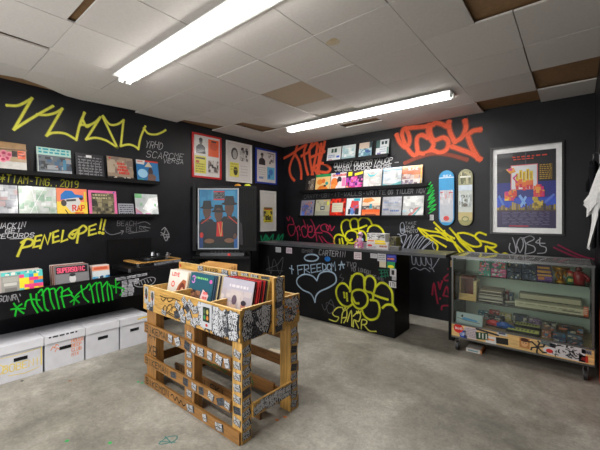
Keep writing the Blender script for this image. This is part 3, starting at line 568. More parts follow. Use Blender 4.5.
# ------------------------------------------------------------------ framed pictures on the left wall
def framed(fr, x0, y0, x1, y1, fw, fc, mat_c, art, label, name='framed_print', depth=.022, group=None, mw=0, glassy=True):
    t = thing(name, label, 'picture', fr.p((x0 + x1) / 2, y0, 0), group)
    m = MB(); m.fbox(fr, x0, y0, x1, y0 + fw, .001, depth, fc); m.fbox(fr, x0, y1 - fw, x1, y1, .001, depth, fc); m.fbox(fr, x0, y0 + fw, x0 + fw, y1 - fw, .001, depth, fc); m.fbox(fr, x1 - fw, y0 + fw, x1, y1 - fw, .001, depth, fc)
    m.build('frame', M_plastic, t)
    m = MB(); g = Fr(fr.p(x0 + fw, y0 + fw, .008), fr.u, fr.v); W, Hh = x1 - x0 - 2 * fw, y1 - y0 - 2 * fw
    m.fbox(g, 0, 0, W, Hh, -.006, 0, mat_c); art(Unit(m, g, W, Hh)); m.build('print', M_gloss if glassy else M_print, t); return t
GP = 'framed flyer prints above the corner cabinet'
def p1(u):
    u.figure(.26, .56, .38, (52, 52, 56), (120, 118, 116), None, .36); u.ell(.26, .9, .07, .05, (70, 68, 68)); u.rect(.54, .52, .96, .95, (234, 92, 30)); u.ell(.76, .78, .16, .1, (206, 76, 34)); u.rect(.66, .88, .86, .92, (70, 40, 30))
    u.rect(.04, .07, .46, .5, (222, 214, 84)); u.rect(.08, .42, .42, .46, (70, 70, 40)); u.rect(.08, .32, .2, .38, (190, 90, 60)); u.words(.08, .28, .32, 4, .06, .03, (150, 140, 60)); u.rect(.54, .1, .94, .42, (196, 190, 184)); u.specks(.54, .12, .94, .42, [(60, 56, 58), (150, 120, 110), (100, 90, 90), (216, 212, 208)], 30, .05, 3)
framed(LW, -2.104, 2.105, -1.558, 2.80, .028, (196, 24, 30), (222, 220, 216), p1, 'red framed sheet of four small flyers on the left wall', group=GP)
def p2(u):
    u.ell(.3, .72, .14, .16, (70, 68, 68)); u.ell(.31, .7, .09, .12, (176, 172, 168)); u.specks(.52, .55, .88, .92, [(120, 118, 118), (60, 60, 62), (180, 178, 176)], 26, .05, 6); u.rect(.1, .1, .48, .48, (220, 212, 96)); u.ell(.34, .26, .09, .12, (66, 62, 44)); u.words(.14, .42, .3, 3, .07, .03, (170, 160, 60)); u.words(.54, .4, .32, 4, .08, .02, (170, 168, 166), 3)
framed(LW, -1.454, 2.095, -.877, 2.79, .022, (224, 222, 218), (212, 208, 204), p2, 'white framed sheet of four small flyers between the red and blue frames', group=GP)
def p3(u):
    u.figure(.28, .54, .38, (48, 48, 52), (110, 104, 100), (50, 48, 50), .34); u.specks(.6, .6, .9, .9, [(90, 88, 90), (150, 148, 148)], 12, .04, 2); u.words(.56, .92, .36, 1, .1, .03, (90, 90, 90)); u.rect(.54, .1, .94, .5, (98, 178, 214)); u.ell(.74, .34, .12, .1, (70, 120, 190)); u.rect(.6, .14, .7, .26, (50, 100, 170)); u.words(.1, .44, .36, 5, .07, .02, (160, 160, 160), 5); u.rect(.12, .1, .34, .16, (120, 140, 180))
framed(LW, -.783, 2.115, -.216, 2.772, .03, (28, 58, 156), (214, 210, 206), p3, 'blue framed sheet of four small flyers nearest the corner', group=GP)
def p4(u):
    u.rect(.16, .2, .84, .6, (214, 200, 60)); u.specks(.16, .24, .84, .5, [(60, 56, 44), (90, 84, 60), (190, 180, 70)], 30, .06, 4); u.rect(.2, .54, .8, .6, (110, 100, 60)); u.words(.2, .53, .6, 1, .1, .03, (200, 60, 50)); u.rect(.16, .2, .84, .25, (224, 210, 30)); u.words(.24, .215, .5, 1, .1, .02, (60, 60, 40), 5)
framed(LW, -.665, 1.21, -.238, 1.985, .03, (214, 212, 208), (206, 204, 200), p4, 'narrow white framed print with a small yellow picture, near the corner')

# ------------------------------------------------------------------ corner cabinet with the big poster
A0 = V((.02, -2.09, 0)); B0 = V((.775, -1.475, 0)); du = (B0 - A0).normalized(); CF = Fr(A0, du, (0, 0, 1)); CL = (B0 - A0).length
t = thing('corner_cabinet', 'tall black ribbed cabinet standing out from the left wall, with the large poster on it', 'cabinet', (.2, -1.6, .88))
z0, z1 = .97, 1.965
m = MB(); q = [A0, B0, V((.41, -1.17, 0)), V((.02, -1.17, 0))]; m.solid([p + V((0, 0, z0)) for p in q], [p + V((0, 0, z1)) for p in q], (12, 12, 13)); m.build('body', M_black, t)
m = MB()
for i in range(12): m.fbox(CF, CL - .36 + i * .029, z0 + .06, CL - .345 + i * .029, z1 - .03, 0, .008, (11, 11, 12))
m.build('ribbed_panel', M_black, t)
m = MB(); m.fbox(CF, .0, z0, .05, z1, 0, .03, (26, 26, 28)); m.fbox(CF, .05, z1 - .03, CL, z1, 0, .02, (18, 18, 19)); m.fbox(CF, .05, z0, CL, z0 + .04, 0, .02, (14, 14, 15)); m.build('edge_frame', M_black, t)
m = MB(); q = [CF.p(.02, 0, -.05), CF.p(CL - .1, 0, -.05), V((.36, -1.18, 0)), V((.02, -1.18, 0))]; m.solid([p + V((0, 0, 0.003)) for p in q], [p + V((0, 0, z0)) for p in q], (12, 12, 12)); m.build('plinth', M_black, t)
def post(u):
    sky = (46, 126, 170); u.rect(0, .3, 1, 1, sky); u.specks(.05, .6, .95, .98, [(60, 144, 184), (40, 116, 160), (52, 134, 174)], 16, .12, 3)
    for (x, y, h, w_, b, hat) in ((.2, .06, .75, .62, (20, 26, 36), (30, 32, 36)), (.78, .06, .83, .72, (30, 26, 30), (34, 32, 35)), (.5, .04, .7, .64, (30, 26, 30), (26, 26, 30))):
        u.figure(x, y, h, b, (84, 58, 46), hat, w_)
    u.line([(.06, .42), (.3, .54)], .025, (176, 50, 40)); u.line([(.76, .54), (.98, .42)], .025, (176, 50, 40)); u.poly([(.44, .2), (.46, .44), (.58, .46), (.62, .2)], (190, 34, 34)); u.line([(.5, .42), (.56, .2), (.6, .44)], .018, (186, 150, 90), True)
    u.rect(0, 0, 1, .1, (24, 38, 34)); u.rect(0, .0, .1, .2, (30, 60, 110)); u.rect(.9, .0, 1, .2, (40, 90, 150)); u.ell(.26, .12, .13, .04, (120, 84, 62)); u.ell(.78, .13, .13, .04, (120, 84, 62)); u.ell(.06, .22, .05, .05, (180, 40, 36)); u.ell(.93, .2, .05, .05, (90, 60, 52))
    u.rect(.37, .955, .66, .975, (206, 46, 42)); u.rect(.37, .82, .66, .84, (206, 46, 42)); u.rect(.37, .845, .66, .952, (28, 26, 30)); u.text('RUN', .385, .907, .038, (150, 154, 160), 1.15, .006); u.text('DMC', .385, .853, .038, (150, 154, 160), 1.15, .006)
a_, b_ = CF.px(198.5, 249), CF.px(239, 188.5)
framed(CF, a_[0], a_[1], b_[0], b_[1], .016, (170, 176, 184), (60, 140, 180), post, 'large poster of three people in black hats under a blue sky', 'framed_poster', .03, glassy=False)
for p, c, lb in ((236.5, (222, 150, 40), 'orange rounded cap on top of the corner cabinet'), (246.5, (206, 212, 50), 'yellow green rounded cap on top of the corner cabinet')):
    q = CF.px(p, 187); P = CF.p(q[0], z1, -.1); m = MB()
    m.tube([P + V((0, 0, .0005 + .042 * math.sin(k * math.pi / 12))) for k in range(7)], [max(.002, .056 * math.cos(k * math.pi / 12)) for k in range(7)], c, 14); tag(m.build('round_cap', M_plastic, None, True), lb, 'cap')
# mixer hanging under the cabinet front
t = thing('audio_mixer', 'slim grey audio mixer with a red knob on the ledge under the large poster', 'mixer', CF.p(.5, .86, .08))
MB().fbox(CF, .14, .90, .80, .945, -.04, .12, (70, 72, 76)).build('body', M_plastic, t)
m = MB()
for i in range(9): m.fbox(CF, .3 + i * .05, .946, .318 + i * .05, .966, .06, .078, (28, 28, 30))
m.build('knob', M_plastic, t); MB().fbox(CF, .56, .905, .60, .94, .12, .135, (210, 40, 36)).build('red_button', M_plastic, t)
tg = thing('equipment_ledge', 'black ledge under the audio mixer in front of the corner cabinet', 'shelf', CF.p(.5, .88, 0)); MB().fbox(CF, .04, .865, .9, .8985, -.048, .18, (16, 16, 17)).build('ledge_board', M_black, tg)
MB().fbox(CF, .3, .6, .34, .8645, -.045, .14, (14, 14, 16)).build('bracket', M_black, tg)

# ------------------------------------------------------------------ record bench along the left wall, with turntable
BX = .62; BY0, BY1 = -4.7, -2.3; BT = .845
t = thing('record_bench', 'long black record trough on the left wall with green tags along its front', 'bench', (.3, -3.4, .6))
MB().box((.002, BY0, .575), (BX - .02, BY1, .60), (16, 16, 17)).build('bottom_board', M_black, t)
BF = Fr((BX, 0, 0), (0, 1, 0), (0, 0, 1))
m = MB(); bt = lambda y: .812 + (y + 4.43) * .0225
q = [(BY0, .578), (BY1, .578), (BY1, bt(BY1)), (BY0, bt(BY0))]; m.solid([(BX - .02, y, z) for y, z in q], [(BX, y, z) for y, z in q], (18, 18, 20))
def kk(s): return BF.crop(5, 270, 7.5, s)
m.spray(BF, kk('45,295 95,290 150,290 | 75,345 90,285 125,255 | 65,250 95,290 140,325 | 150,275 160,235 200,220 260,225 | 190,180 205,250 245,320 | 235,180 240,250 280,305 | 250,170 275,145 285,180 300,280 325,305 | 275,190 310,140 330,150 345,230 370,290 | 330,150 370,140 385,200 405,290 | 375,170 410,130 430,140 425,200 445,280 | 420,170 480,135 | 470,140 500,180 440,195 415,200'), .016, GRN, 0)
m.spray(BF, kk('490,240 525,215 555,195 | 500,190 520,215 515,260 | 525,215 555,245'), .016, GRN, 0)
m.spray(BF, BF.crop(75, 260, 6.67, '0,245 30,215 75,185 | 40,170 55,240 90,280 | 75,185 95,160 110,200 125,285 | 95,200 140,150 145,200 160,280 | 145,160 170,150 180,200 190,275 | 185,180 215,145 215,200 225,270 | 225,160 240,190 250,265 | 255,185 295,150 | 270,130 275,220 | 260,180 325,190 300,235 | 240,170 330,195'), .016, GRN, 0)
textpx(m, BF, 'SONR', (-2, 302), (17, 300), 5.5, (140, 140, 144), .008); m.spray(BF, kk('85,190 105,240 | 110,180 115,195'), .008, (140, 140, 144), 0)
for r in range(7):                                   # a T of small white stickers
    for c in range(6 if r == 0 else (2 if r > 2 else 3)):
        q = BF.px(118.5 + c * 5.2 + (6.5 if r else 0) + R.uniform(-.6, .6), 279 + r * 2.7 - c * .9); m.rect(BF, q[0] - .036, q[1] - .014, q[0] + .036, q[1] + .014, (176, 176, 182), .001 + r * .0001, R.uniform(-.12, .12)); m.rect(BF, q[0] - .024, q[1] - .003, q[0] + .022, q[1] + .003, (90, 90, 96), .0026)
m.spray(BF, BF.crop(75, 260, 6.67, '395,165 430,140 500,115 535,125 515,160 440,180 395,165 | 410,160 425,150 430,165 | 440,140 450,165 | 460,135 470,155 | 480,130 490,150 | 500,125 510,140'), .01, (150, 150, 154), 0)
m.build('front_board', M_black, t)
for y in (-4.66, -3.94, -3.44, -3.06): MB().box((.03, y - .008, .640), (BX - .021, y + .008, .76), (16, 16, 17)).build('divider', M_black, t)
m = MB(); m.box((.002, -3.04, .80), (BX - .021, BY1, BT - .004), (13, 13, 14)); m.build('deck', M_black, t)
MB().box((.02, BY0 + .01, .6005), (BX - .021, -3.05, .6395), (14, 14, 16)).build('false_floor', M_black, t)
for y in (-4.68, -2.34): MB().box((.03, y - .02, 0.002), (.09, y + .02, .574), (13, 13, 14)).build('leg', M_black, t)
MB().box((.003, -3.31, .846), (.02, -2.75, 1.205), (13, 13, 14)).build('back_panel', M_black, t)

def row(px_l, px_r, n, xf, label_front, base, art, cols, label_rest, group, h=.315, mat=M_print, zb=.640, step=.013, ztop=None, fixedw=None, fan=0):
    """records filed one behind another, leaning back towards the wall"""
    def yy(px): r = ray(px, 260); return EYE.y + r.y * ((xf - EYE.x) / r.x)
    y0, y1 = yy(px_l), yy(px_r); s = .2; up = V((-math.sin(s), 0, math.cos(s)))
    for i in range(n):
        o = V((xf - i * step, y0 - (0 if not i else R.uniform(0, .006)) - fan * i, zb)); g = Fr(o, (0, 1, 0), up)
        if i == 0: sleeve(g, y1 - y0, h, .004, base, art, mat, 'record_sleeve', label_front, 'record', group)
        else:
            c = R.choice(cols); sleeve(g, y1 - y0, h + R.uniform(-.004, .003), .005, c, lambda u: None, M_print, 'record_sleeve', label_rest, 'record', group, c)
def a(u):
    u.rect(0, .9, 1, 1, (90, 196, 190)); u.specks(.02, .91, .98, .99, [(220, 220, 210), (60, 150, 150)], 14, .04, 5); u.rect(0, 0, .42, .9, (150, 148, 142)); u.rect(.06, .62, .36, .7, (196, 194, 186)); u.rect(.04, .72, .4, .86, (170, 168, 160)); u.rect(.08, .2, .36, .56, (120, 118, 114))
    P = [(228, 60, 120), (40, 140, 190), (238, 214, 50), (226, 150, 60), (90, 196, 190), (238, 214, 50), (226, 70, 130)]; rr = random.Random(5)
    for i in range(5):
        for j in range(5): u.rect(.42 + i * .116, .42 + j * .096, .42 + (i + 1) * .116, .42 + (j + 1) * .096, rr.choice(P))
    u.rect(.44, .1, .6, .4, (60, 140, 100)); u.rect(.62, .12, .78, .4, (110, 110, 112)); u.rect(.8, .12, .98, .42, (44, 150, 176)); u.ell(.7, .26, .06, .1, (190, 190, 186)); u.rect(.84, .16, .94, .24, (190, 150, 90))
WH = [(206, 200, 194), (190, 184, 180), (214, 208, 204), (170, 150, 140), (196, 176, 170)]
row(2, 44, 12, .50, 'record with a grey photo and a bright mosaic of coloured squares, front of its row', (196, 190, 180), a, WH, 'pale record edge filed behind the coloured mosaic record', 'records filed behind the mosaic cover', h=.335)
def a(u):
    u.rect(.04, .76, .96, .97, (26, 24, 28)); u.text('SUPERSONIC', .08, .8, .13, (232, 92, 122), .40, .03); u.rect(.02, .0, .98, .74, (128, 126, 128)); u.ell(.5, .58, .1, .13, (206, 204, 204)); u.ell(.5, .7, .09, .05, (50, 48, 52)); u.poly([(.42, .4), (.58, .4), (.7, .26), (.62, .2), (.38, .22), (.32, .3)], (212, 210, 210))
    u.ell(.34, .2, .13, .19, (40, 38, 42)); u.ell(.34, .2, .08, .13, (140, 138, 140)); u.ell(.7, .2, .1, .14, (44, 42, 46)); u.ell(.7, .2, .06, .09, (170, 168, 170))
row(56, 90.5, 13, .485, 'grey record with the pink title SUPERSONIC, front of its row', (110, 108, 110), a, [(200, 190, 186), (150, 96, 84), (206, 200, 196), (120, 70, 60), (190, 170, 160)], 'record edge filed behind the grey titled record', 'records filed behind the grey titled record', h=.345)
def a(u):
    u.rect(0, .8, 1, .97, (226, 150, 120)); u.rect(.1, .84, .9, .93, (206, 90, 60)); u.rect(0, .06, 1, .6, (120, 190, 216)); u.specks(0, .1, 1, .62, [(200, 220, 226), (60, 140, 190), (40, 90, 130), (226, 228, 228)], 24, .09, 3); u.rect(.4, .5, .62, .6, (40, 60, 80))
row(93.5, 111, 7, .46, 'small blue and white sleeve with an orange title band, front of its row', (206, 212, 214), a, WH, 'pale sleeve edge filed behind the small blue sleeve', 'small sleeves beside the turntable', h=.31)

# turntable
TX, TY, TZ = .37, -2.93, BT
t = thing('turntable', 'black and wood turntable on the record bench', 'turntable', (TX, TY, TZ))
def rbox(m, x0, x1, y0, y1, z0, z1, c, b=.02):
    q = [(x0 + b, y0), (x1 - b, y0), (x1, y0 + b), (x1, y1 - b), (x1 - b, y1), (x0 + b, y1), (x0, y1 - b), (x0, y0 + b)]; m.solid([(x, y, z0) for x, y in q], [(x, y, z1) for x, y in q], c); return m
rbox(MB(), .10, .59, -3.30, -2.42, TZ - .003 + .004, TZ + .045, (24, 24, 26)).build('base', M_plastic, t)
rbox(MB(), .16, .54, -3.18, -2.56, TZ + .046, TZ + .085, (22, 22, 24)).build('body', M_plastic, t)
rbox(MB(), .155, .545, -3.19, -2.60, TZ + .0855, TZ + .10, (176, 132, 70)).build('wood_top', M_wood, t)
MB().box((.165, -3.11, TZ + .1003), (.53, -2.69, TZ + .104), (24, 24, 26)).build('top_plate', M_plastic, t)
MB().lathe((.35, -2.90, TZ + .1045), [(.15, 0), (.155, .006), (.155, .02), (.15, .024)], (60, 62, 66), 28).build('platter', M_metal, t)
MB().lathe((.35, -2.90, TZ + .1290), [(.148, 0), (.148, .003), (.05, .0035), (.004, .004), (.003, .02)], (14, 14, 15), 28).build('record', M_gloss, t)
m = MB(); m.lathe((.25, -2.64, TZ + .1005), [(.03, 0), (.03, .03), (.014, .034), (.014, .06)], (180, 182, 186), 14); m.tube([(.22, -2.63, TZ + .15), (.25, -2.64, TZ + .155), (.40, -2.68, TZ + .152), (.45, -2.76, TZ + .145)], .006, (190, 192, 196)); m.build('tonearm', M_metal, t)
MB().lathe((.2, -2.75, TZ + .1005), [(.026, 0), (.026, .05), (.02, .055)], (130, 132, 136), 12).build('counterweight', M_metal, t)
MB().lathe((.35, -2.90, TZ + .146), [(.03, 0), (.02, .045), (.026, .05)], (150, 152, 156), 12).build('record_clamp', M_metal, t)
m = MB(); TF = Fr((.546, -3.18, TZ + .046), (0, 1, 0), (0, 0, 1)); m.rect(TF, .2, .004, .56, .036, (120, 122, 128), .001, .03); m.text(TF, 'STYLUS', .22, .009, .022, (40, 40, 44), .004, .002, 1.4); m.build('sticker', M_print, t)

# white archive boxes under the bench
def archive(y0, y1, label, draw, lid_draw=None):
    t = thing('archive_box', label, 'box', (.4, (y0 + y1) / 2, 0), 'white archive boxes under the bench')
    f = Fr((BX, y0, 0), (0, 1, 0), (0, 0, 1)); W = y1 - y0
    m = MB(); m.box((.22, y0 + .006, .001), (BX, y1 - .006, .30), (202, 202, 208)); u = Unit(m, f, W, .27); draw(u)
    m.rect(f, W / 2 - .05, .172, W / 2 + .05, .204, (22, 22, 24), .004); m.build('body', M_card, t)
    m = MB(); m.box((.21, y0, .256), (BX + .008, y1, .335), (208, 208, 214)); m.rect(Fr((BX + .008, y0, 0), (0, 1, 0), (0, 0, 1)), 0.02, .256, W - .02, .259, (140, 140, 146), .0005)
    if lid_draw: lid_draw(Unit(m, Fr((BX + .008, y0, .256), (0, 1, 0), (0, 0, 1)), W, .079))
    m.build('lid', M_card, t)
    return t
def d1(u):
    C = (226, 204, 110); u.line([(.1, .86), (.4, .84), (.9, .9)], .015, C); u.text('BOBEN!', .14, .34, .24, C, .5, .03); u.line([(.25, .22), (.6, .16), (.9, .24)], .018, C); u.line([(.05, .3), (.2, .5), (.05, .7)], .02, C); u.line([(.95, .3), (.95, .92)], .03, C)
def d2(u):
    C = (226, 140, 96)
    for i, (x, y) in enumerate(((.2, .78), (.3, .7), (.28, .84))): u.line([(x - .05, y - .08), (x, y + .04), (x + .06, y - .02)], .02, C)
    for r in range(4): u.text(('HOUSE', 'DEEP', 'CLUB', 'MIX')[r], .66, .8 - r * .17, .12, C, .5, .02)
LBX = [(-4.455, -4.112, 'white archive box with yellow marker writing', d1, None), (-4.106, -3.762, 'white archive box with orange marker writing', d2, lambda u: u.words(.1, .7, .7, 1, .1, .2, (60, 60, 64))), (-3.756, -3.42, 'plain white archive box between the orange marked one and the last', lambda u: None, None), (-3.414, -3.09, 'white archive box with a yellow mark on its lid, by the crate', lambda u: None, lambda u: u.line([(.62, .5), (.8, .62), (.98, .55)], .05, (222, 190, 50)))]
for a_ in LBX: archive(*a_)

# ------------------------------------------------------------------ wooden record crate made of pallet boards
KX0, KX1, KY0, KY1 = 1.57, 2.89, -3.60, -2.995
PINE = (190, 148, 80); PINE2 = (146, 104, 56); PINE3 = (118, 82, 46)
t = thing('pallet_record_crate', 'wooden pallet crate covered in black and white stickers, standing in the middle of the floor', 'record crate', ((KX0 + KX1) / 2, -3.3, 0))
SR = random.Random(21)
STK = []                                               # every small sticker on the crate: size, mesh, board
def sticker(m, fr, x, y, wd, h, rot, d, kind=None):
    """one small printed sticker with two lines of white lettering"""
    g = Fr(fr.p(x, y, d), fr.u * math.cos(rot) + fr.v * math.sin(rot), fr.v * math.cos(rot) - fr.u * math.sin(rot)); n = MB()
    base = SR.choice(((14, 14, 16), (16, 16, 18), (14, 14, 16), (34, 35, 40), (88, 92, 100)))
    n.rect(g, -wd / 2, -h / 2, wd / 2, h / 2, (70, 72, 78), 0); n.rect(g, -wd / 2 + .003, -h / 2 + .003, wd / 2 - .003, h / 2 - .003, base, .0002)
    c = (198, 199, 203) if base[0] < 70 else (24, 24, 28); k = h * .37; wk = (wd * .84) / (4 * 1.42 * k)
    n.text(g, 'BIKE', -wd * .43, h * .06, k, c, h * .1, .0004, wk); n.text(g, 'MAN', -wd * .38, -h * .43, k, c, h * .1, .0004, wk * 1.25)
    STK.append((wd * h * (2 if y > .6 else 1), n, m))
def hang_stickers():
    """the hundred largest become sub-parts of their boards, the rest one part"""
    STK.sort(key=lambda a: -a[0]); rest = MB()
    for k, (ar, n, b) in enumerate(STK):
        if k < 100: n.build('sticker', M_print, b.made)
        else:
            o = len(rest.v); rest.v += n.v; rest.f += [tuple(i + o for i in f) for f in n.f]; rest.c += n.c
    r_ = rest.build('small_stickers', M_print, t); r_['kind'] = 'stuff'
def sticker_fill(m, fr, x0, x1, y0, y1, n, size=.062, spread=.5, d=.001):
    """stickers overlapping in loose rows over a board"""
    W, Hh = x1 - x0, y1 - y0; rows = max(1, round(Hh / (size * .72))); cols = max(1, round(n / rows)); k = 0
    for r in range(rows):
        for c in range(cols):
            sz = size * SR.uniform(.85, 1.2); hh = min(sz * .76, Hh * .9); rot = SR.uniform(-spread, spread) * (1 if rows > 1 else .4)
            ex = abs(math.cos(rot)) * sz / 2 + abs(math.sin(rot)) * hh / 2; ey = abs(math.sin(rot)) * sz / 2 + abs(math.cos(rot)) * hh / 2
            if ey * 2 > Hh: rot = 0; ex, ey = sz / 2, hh / 2
            x = x0 + W * (c + .5) / cols + SR.uniform(-.2, .2) * W / cols; y = y0 + Hh * (r + .5) / rows + SR.uniform(-.2, .2) * Hh / rows
            k += 1; sticker(m, fr, min(max(x, x0 + ex), x1 - ex), min(max(y, y0 + ey), y1 - ey), sz, hh, rot, d + (k % 20) * .0003)
FRT = Fr((0, KY0, 0), (1, 0, 0), (0, 0, 1)); RGT = Fr((KX1, 0, 0), (0, 1, 0), (0, 0, 1))
BZ0, BZ1 = .672, .885
# front board
m = MB(); m.box((KX0, KY0, BZ0), (KX1, KY0 + .018, BZ1), PINE, (222, 190, 132))
K = (24, 20, 16)
m.spray(FRT, FRT.crop(140, 280, 9, '205,265 225,230 245,260 225,285 210,260 | 240,265 260,225 290,230 270,275 245,290 | 285,280 300,240 330,260 310,300 | 320,300 345,260 365,290 345,330 325,310 | 260,290 300,310 340,345 385,365 | 220,290 270,310 330,350 | 180,140 230,160 300,165 360,190 | 190,165 210,190 240,160 260,195 300,175 | 380,190 420,220 400,260 390,230'), .009, K, 0)
m.spray(FRT, FRT.crop(140, 280, 9, '370,180 450,210 500,250 | 400,250 450,260 490,290 | 420,200 430,290'), .006, (110, 86, 50), 0)
for (x, y, wd, h) in ((1.625, .80, .07, .15), (1.735, .79, .065, .12)):        # two white portrait stickers
    m.rect(FRT, x - wd / 2, y - h / 2, x + wd / 2, y + h / 2, (178, 180, 184), .001); m.ell(FRT, x, y + .012, wd * .32, h * .33, (40, 40, 42), .0015); m.ell(FRT, x, y + .02, wd * .17, h * .18, (96, 100, 84), .002); m.ell(FRT, x - .005, y - .01, .01, .012, (150, 60, 50), .0024)
sticker_fill(m, FRT, 1.63, 1.75, BZ0, .76, 3); sticker(m, FRT, 1.93, .70, .075, .04, -.1, .001)
for (x, y, r) in ((2.13, .72, .2), (2.2, .75, .6), (2.14, .79, -.5), (2.22, .70, 0), (2.27, .8, -.7), (2.3, .74, .5), (2.24, .84, -.8), (2.32, .83, -.6), (2.38, .8, .3), (2.4, .72, .2), (2.36, .70, -.2), (2.45, .83, .1)): sticker(m, FRT, x, y, .08, .055, r, .001 + x * .0003)
sticker_fill(m, FRT, 2.42, KX1, BZ0 - .0, BZ1 - .01, 30, .088, .6, .0015)
n = MB(); n.fbox(Fr((0, KY0 - .010, 0), (1, 0, 0), (0, 0, 1)), 2.475, .70, 2.60, .875, 0, .001, (184, 186, 190)); G2 = Fr((0, KY0 - .0115, 0), (1, 0, 0), (0, 0, 1)); n.rect(G2, 2.495, .745, 2.575, .85, (34, 44, 36), .0002)
for i, c in enumerate(((60, 130, 70), (196, 120, 50), (70, 90, 60), (190, 170, 90))): n.ell(G2, 2.515 + (i % 2) * .035, .775 + (i // 2) * .042, .013, .017, c, .0006)
n.ell(G2, 2.54, .722, .014, .011, (190, 50, 40), .0006)
fb = m.build('front_board', M_wood, t); o = n.build('portrait_sticker', M_print, fb); o['label'] = 'white sticker with a dark green picture'
# right side board, in two halves beside the tall post
m = MB(); m.box((KX1 - .018, KY0 + .0185, BZ0), (KX1, KY1, BZ1 + .008), PINE, (222, 190, 132))
sticker_fill(m, RGT, KY0 + .01, -3.31, BZ0, BZ1, 15, .105, .7); sticker_fill(m, RGT, -3.19, KY1, BZ0 + .02, BZ1, 9, .1, .7)
for i in range(8): m.ell(RGT, SR.uniform(-3.18, -3.02), SR.uniform(.74, .88), .012, .01, (206, 128, 40), .009, 8)
m.build('side_board', M_wood, t)
MB().box((KX0, KY0 + .0185, BZ0 - .015), (KX0 + .018, KY1, BZ1 - .02), PINE, (222, 190, 132)).build('side_board', M_wood, t)
MB().box((KX0 + .0185, KY1 - .018, BZ0), (KX1 - .0185, KY1, BZ1), PINE, (222, 190, 132)).build('back_board', M_wood, t)
MB().box((KX0 + .0185, KY0 + .0185, BZ0 + .004), (KX1 - .0185, KY1 - .0185, BZ0 + .018), PINE2).build('bottom_board', M_wood, t)
m = MB(); m.box((KX0 + .0185, -3.262, BZ0 + .019), (KX1 - .02, -3.242, 1.055), PINE, (222, 190, 132)); MFR = Fr((0, -3.262, 0), (1, 0, 0), (0, 0, 1))
for (x, r) in ((1.95, .1), (2.3, -.4), (2.42, .3), (2.55, .2), (2.66, -.2), (2.78, .3)): sticker(m, MFR, x, 1.027, .09, .045, r * .2, .001)
m.text(MFR, 'BIKER', 2.02, 1.012, .03, K, .006, .002, .9); m.rect(MFR, 1.60, 1.01, 1.63, 1.035, (190, 50, 40), .001)
m.build('middle_board', M_wood, t)
m = MB(); m.box((KX1 + .0005, -3.305, .655), (KX1 + .02, -3.19, 1.058), PINE, (222, 190, 132)); PFR = Fr((KX1 + .02, 0, 0), (0, 1, 0), (0, 0, 1))
for i in range(9): sticker(m, PFR, -3.2475 + SR.uniform(-.012, .012), .69 + i * .043, .075, .05, SR.uniform(-.5, .5), .001 + i * .0002)
m.build('post', M_woodv, t)
for (pa, pb) in (((174, 294.5), (189, 289.3)), ((212, 300.5), (225, 296))):
    x = atY(pa[0], pa[1], KY0 + .02).x; MB().box((x - .009, KY0 + .0185, BZ0 + .019), (x + .009, -3.263, BZ1 + .004), PINE, (222, 190, 132)).build('divider', M_wood, t)
# legs
def leg(x0, x1, y0, y1, c, stick, zt=BZ0 - .001):
    m = MB(); m.box((x0, y0, .002), (x1, y1, zt), c); fa = Fr((0, y0, 0), (1, 0, 0), (0, 0, 1)); sa = Fr((x1, 0, 0), (0, 1, 0), (0, 0, 1))
    if stick & 1:
        for i in range(8): sticker(m, fa, (x0 + x1) / 2, .06 + i * .075, min(.075, x1 - x0 - .008), .05, SR.uniform(-.25, .25), .0005)
    if stick & 2:
        for i in range(9): sticker(m, sa, (y0 + y1) / 2, .05 + i * .07, .072, .052, SR.uniform(-.4, .4), .0005)
    if stick & 4: m.text(fa, 'XB', x0 + .03, .28, .08, K, .01, .001, .7); m.text(fa, 'A4', x0 + .03, .42, .07, K, .01, .001, .7)
    return m.build('leg', M_woodv, t)
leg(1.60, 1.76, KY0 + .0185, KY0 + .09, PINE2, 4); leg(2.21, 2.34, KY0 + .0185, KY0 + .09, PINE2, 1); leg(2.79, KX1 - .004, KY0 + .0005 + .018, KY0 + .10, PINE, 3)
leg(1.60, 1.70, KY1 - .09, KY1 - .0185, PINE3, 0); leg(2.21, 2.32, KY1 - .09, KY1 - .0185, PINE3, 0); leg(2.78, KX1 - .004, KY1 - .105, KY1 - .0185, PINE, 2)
# slats: front, back, middle
def slat(y, z0, z1, c, label_text, stick, name='slat', x0=1.585, x1=2.79, tc=K):
    m = MB(); m.box((x0, y, z0), (x1, y + .018, z1), c); g = Fr((0, y, 0), (1, 0, 0), (0, 0, 1)); hh = (z1 - z0) * .62
    x = x0 + .03
    if label_text: m.text(g, label_text, x, z0 + (z1 - z0) * .18, hh, tc, hh * .17, .001, .8)
    for (sx, sw) in stick: sticker(m, g, sx + SR.uniform(-.015, .015), (z0 + z1) / 2, sw * SR.uniform(.7, 1.05), (z1 - z0) * SR.uniform(.6, .84), SR.uniform(-.45, .45), .002)
    return m.build(name, M_wood, t)
slat(KY0, .465, .55, PINE2, 'BIKEMAN', [(2.02, .09), (2.14, .08), (2.26, .08), (2.36, .06), (2.45, .09), (2.56, .08), (2.67, .11), (2.755, .06)])
slat(KY0, .185, .265, PINE2, 'BIKEMAN', [(2.08, .1), (2.26, .07), (2.36, .08), (2.46, .07), (2.57, .1), (2.68, .1), (2.75, .06)])
slat(KY0, .004, .085, PINE2, 'BIKEMON', [(2.33, .1), (2.5, .06), (2.68, .1)], x0=1.59, x1=2.88)
m = MB(); g = Fr((0, KY0, 0), (1, 0, 0), (0, 0, 1)); m.stroke(g, smooth([(2.04, .05), (2.07, .065), (2.10, .03), (2.13, .065), (2.16, .03), (2.19, .06), (2.22, .03), (2.25, .05)]), .009, K, .0015); o = m.build('painted_wave', M_paint, t)
for z0, z1 in ((.5, .58), (.28, .36), (.004, .09)): slat(KY1 - .018, z0, z1, PINE3, 'BIKEMAN' if z0 < .4 else None, [], x0=1.59, x1=2.88)
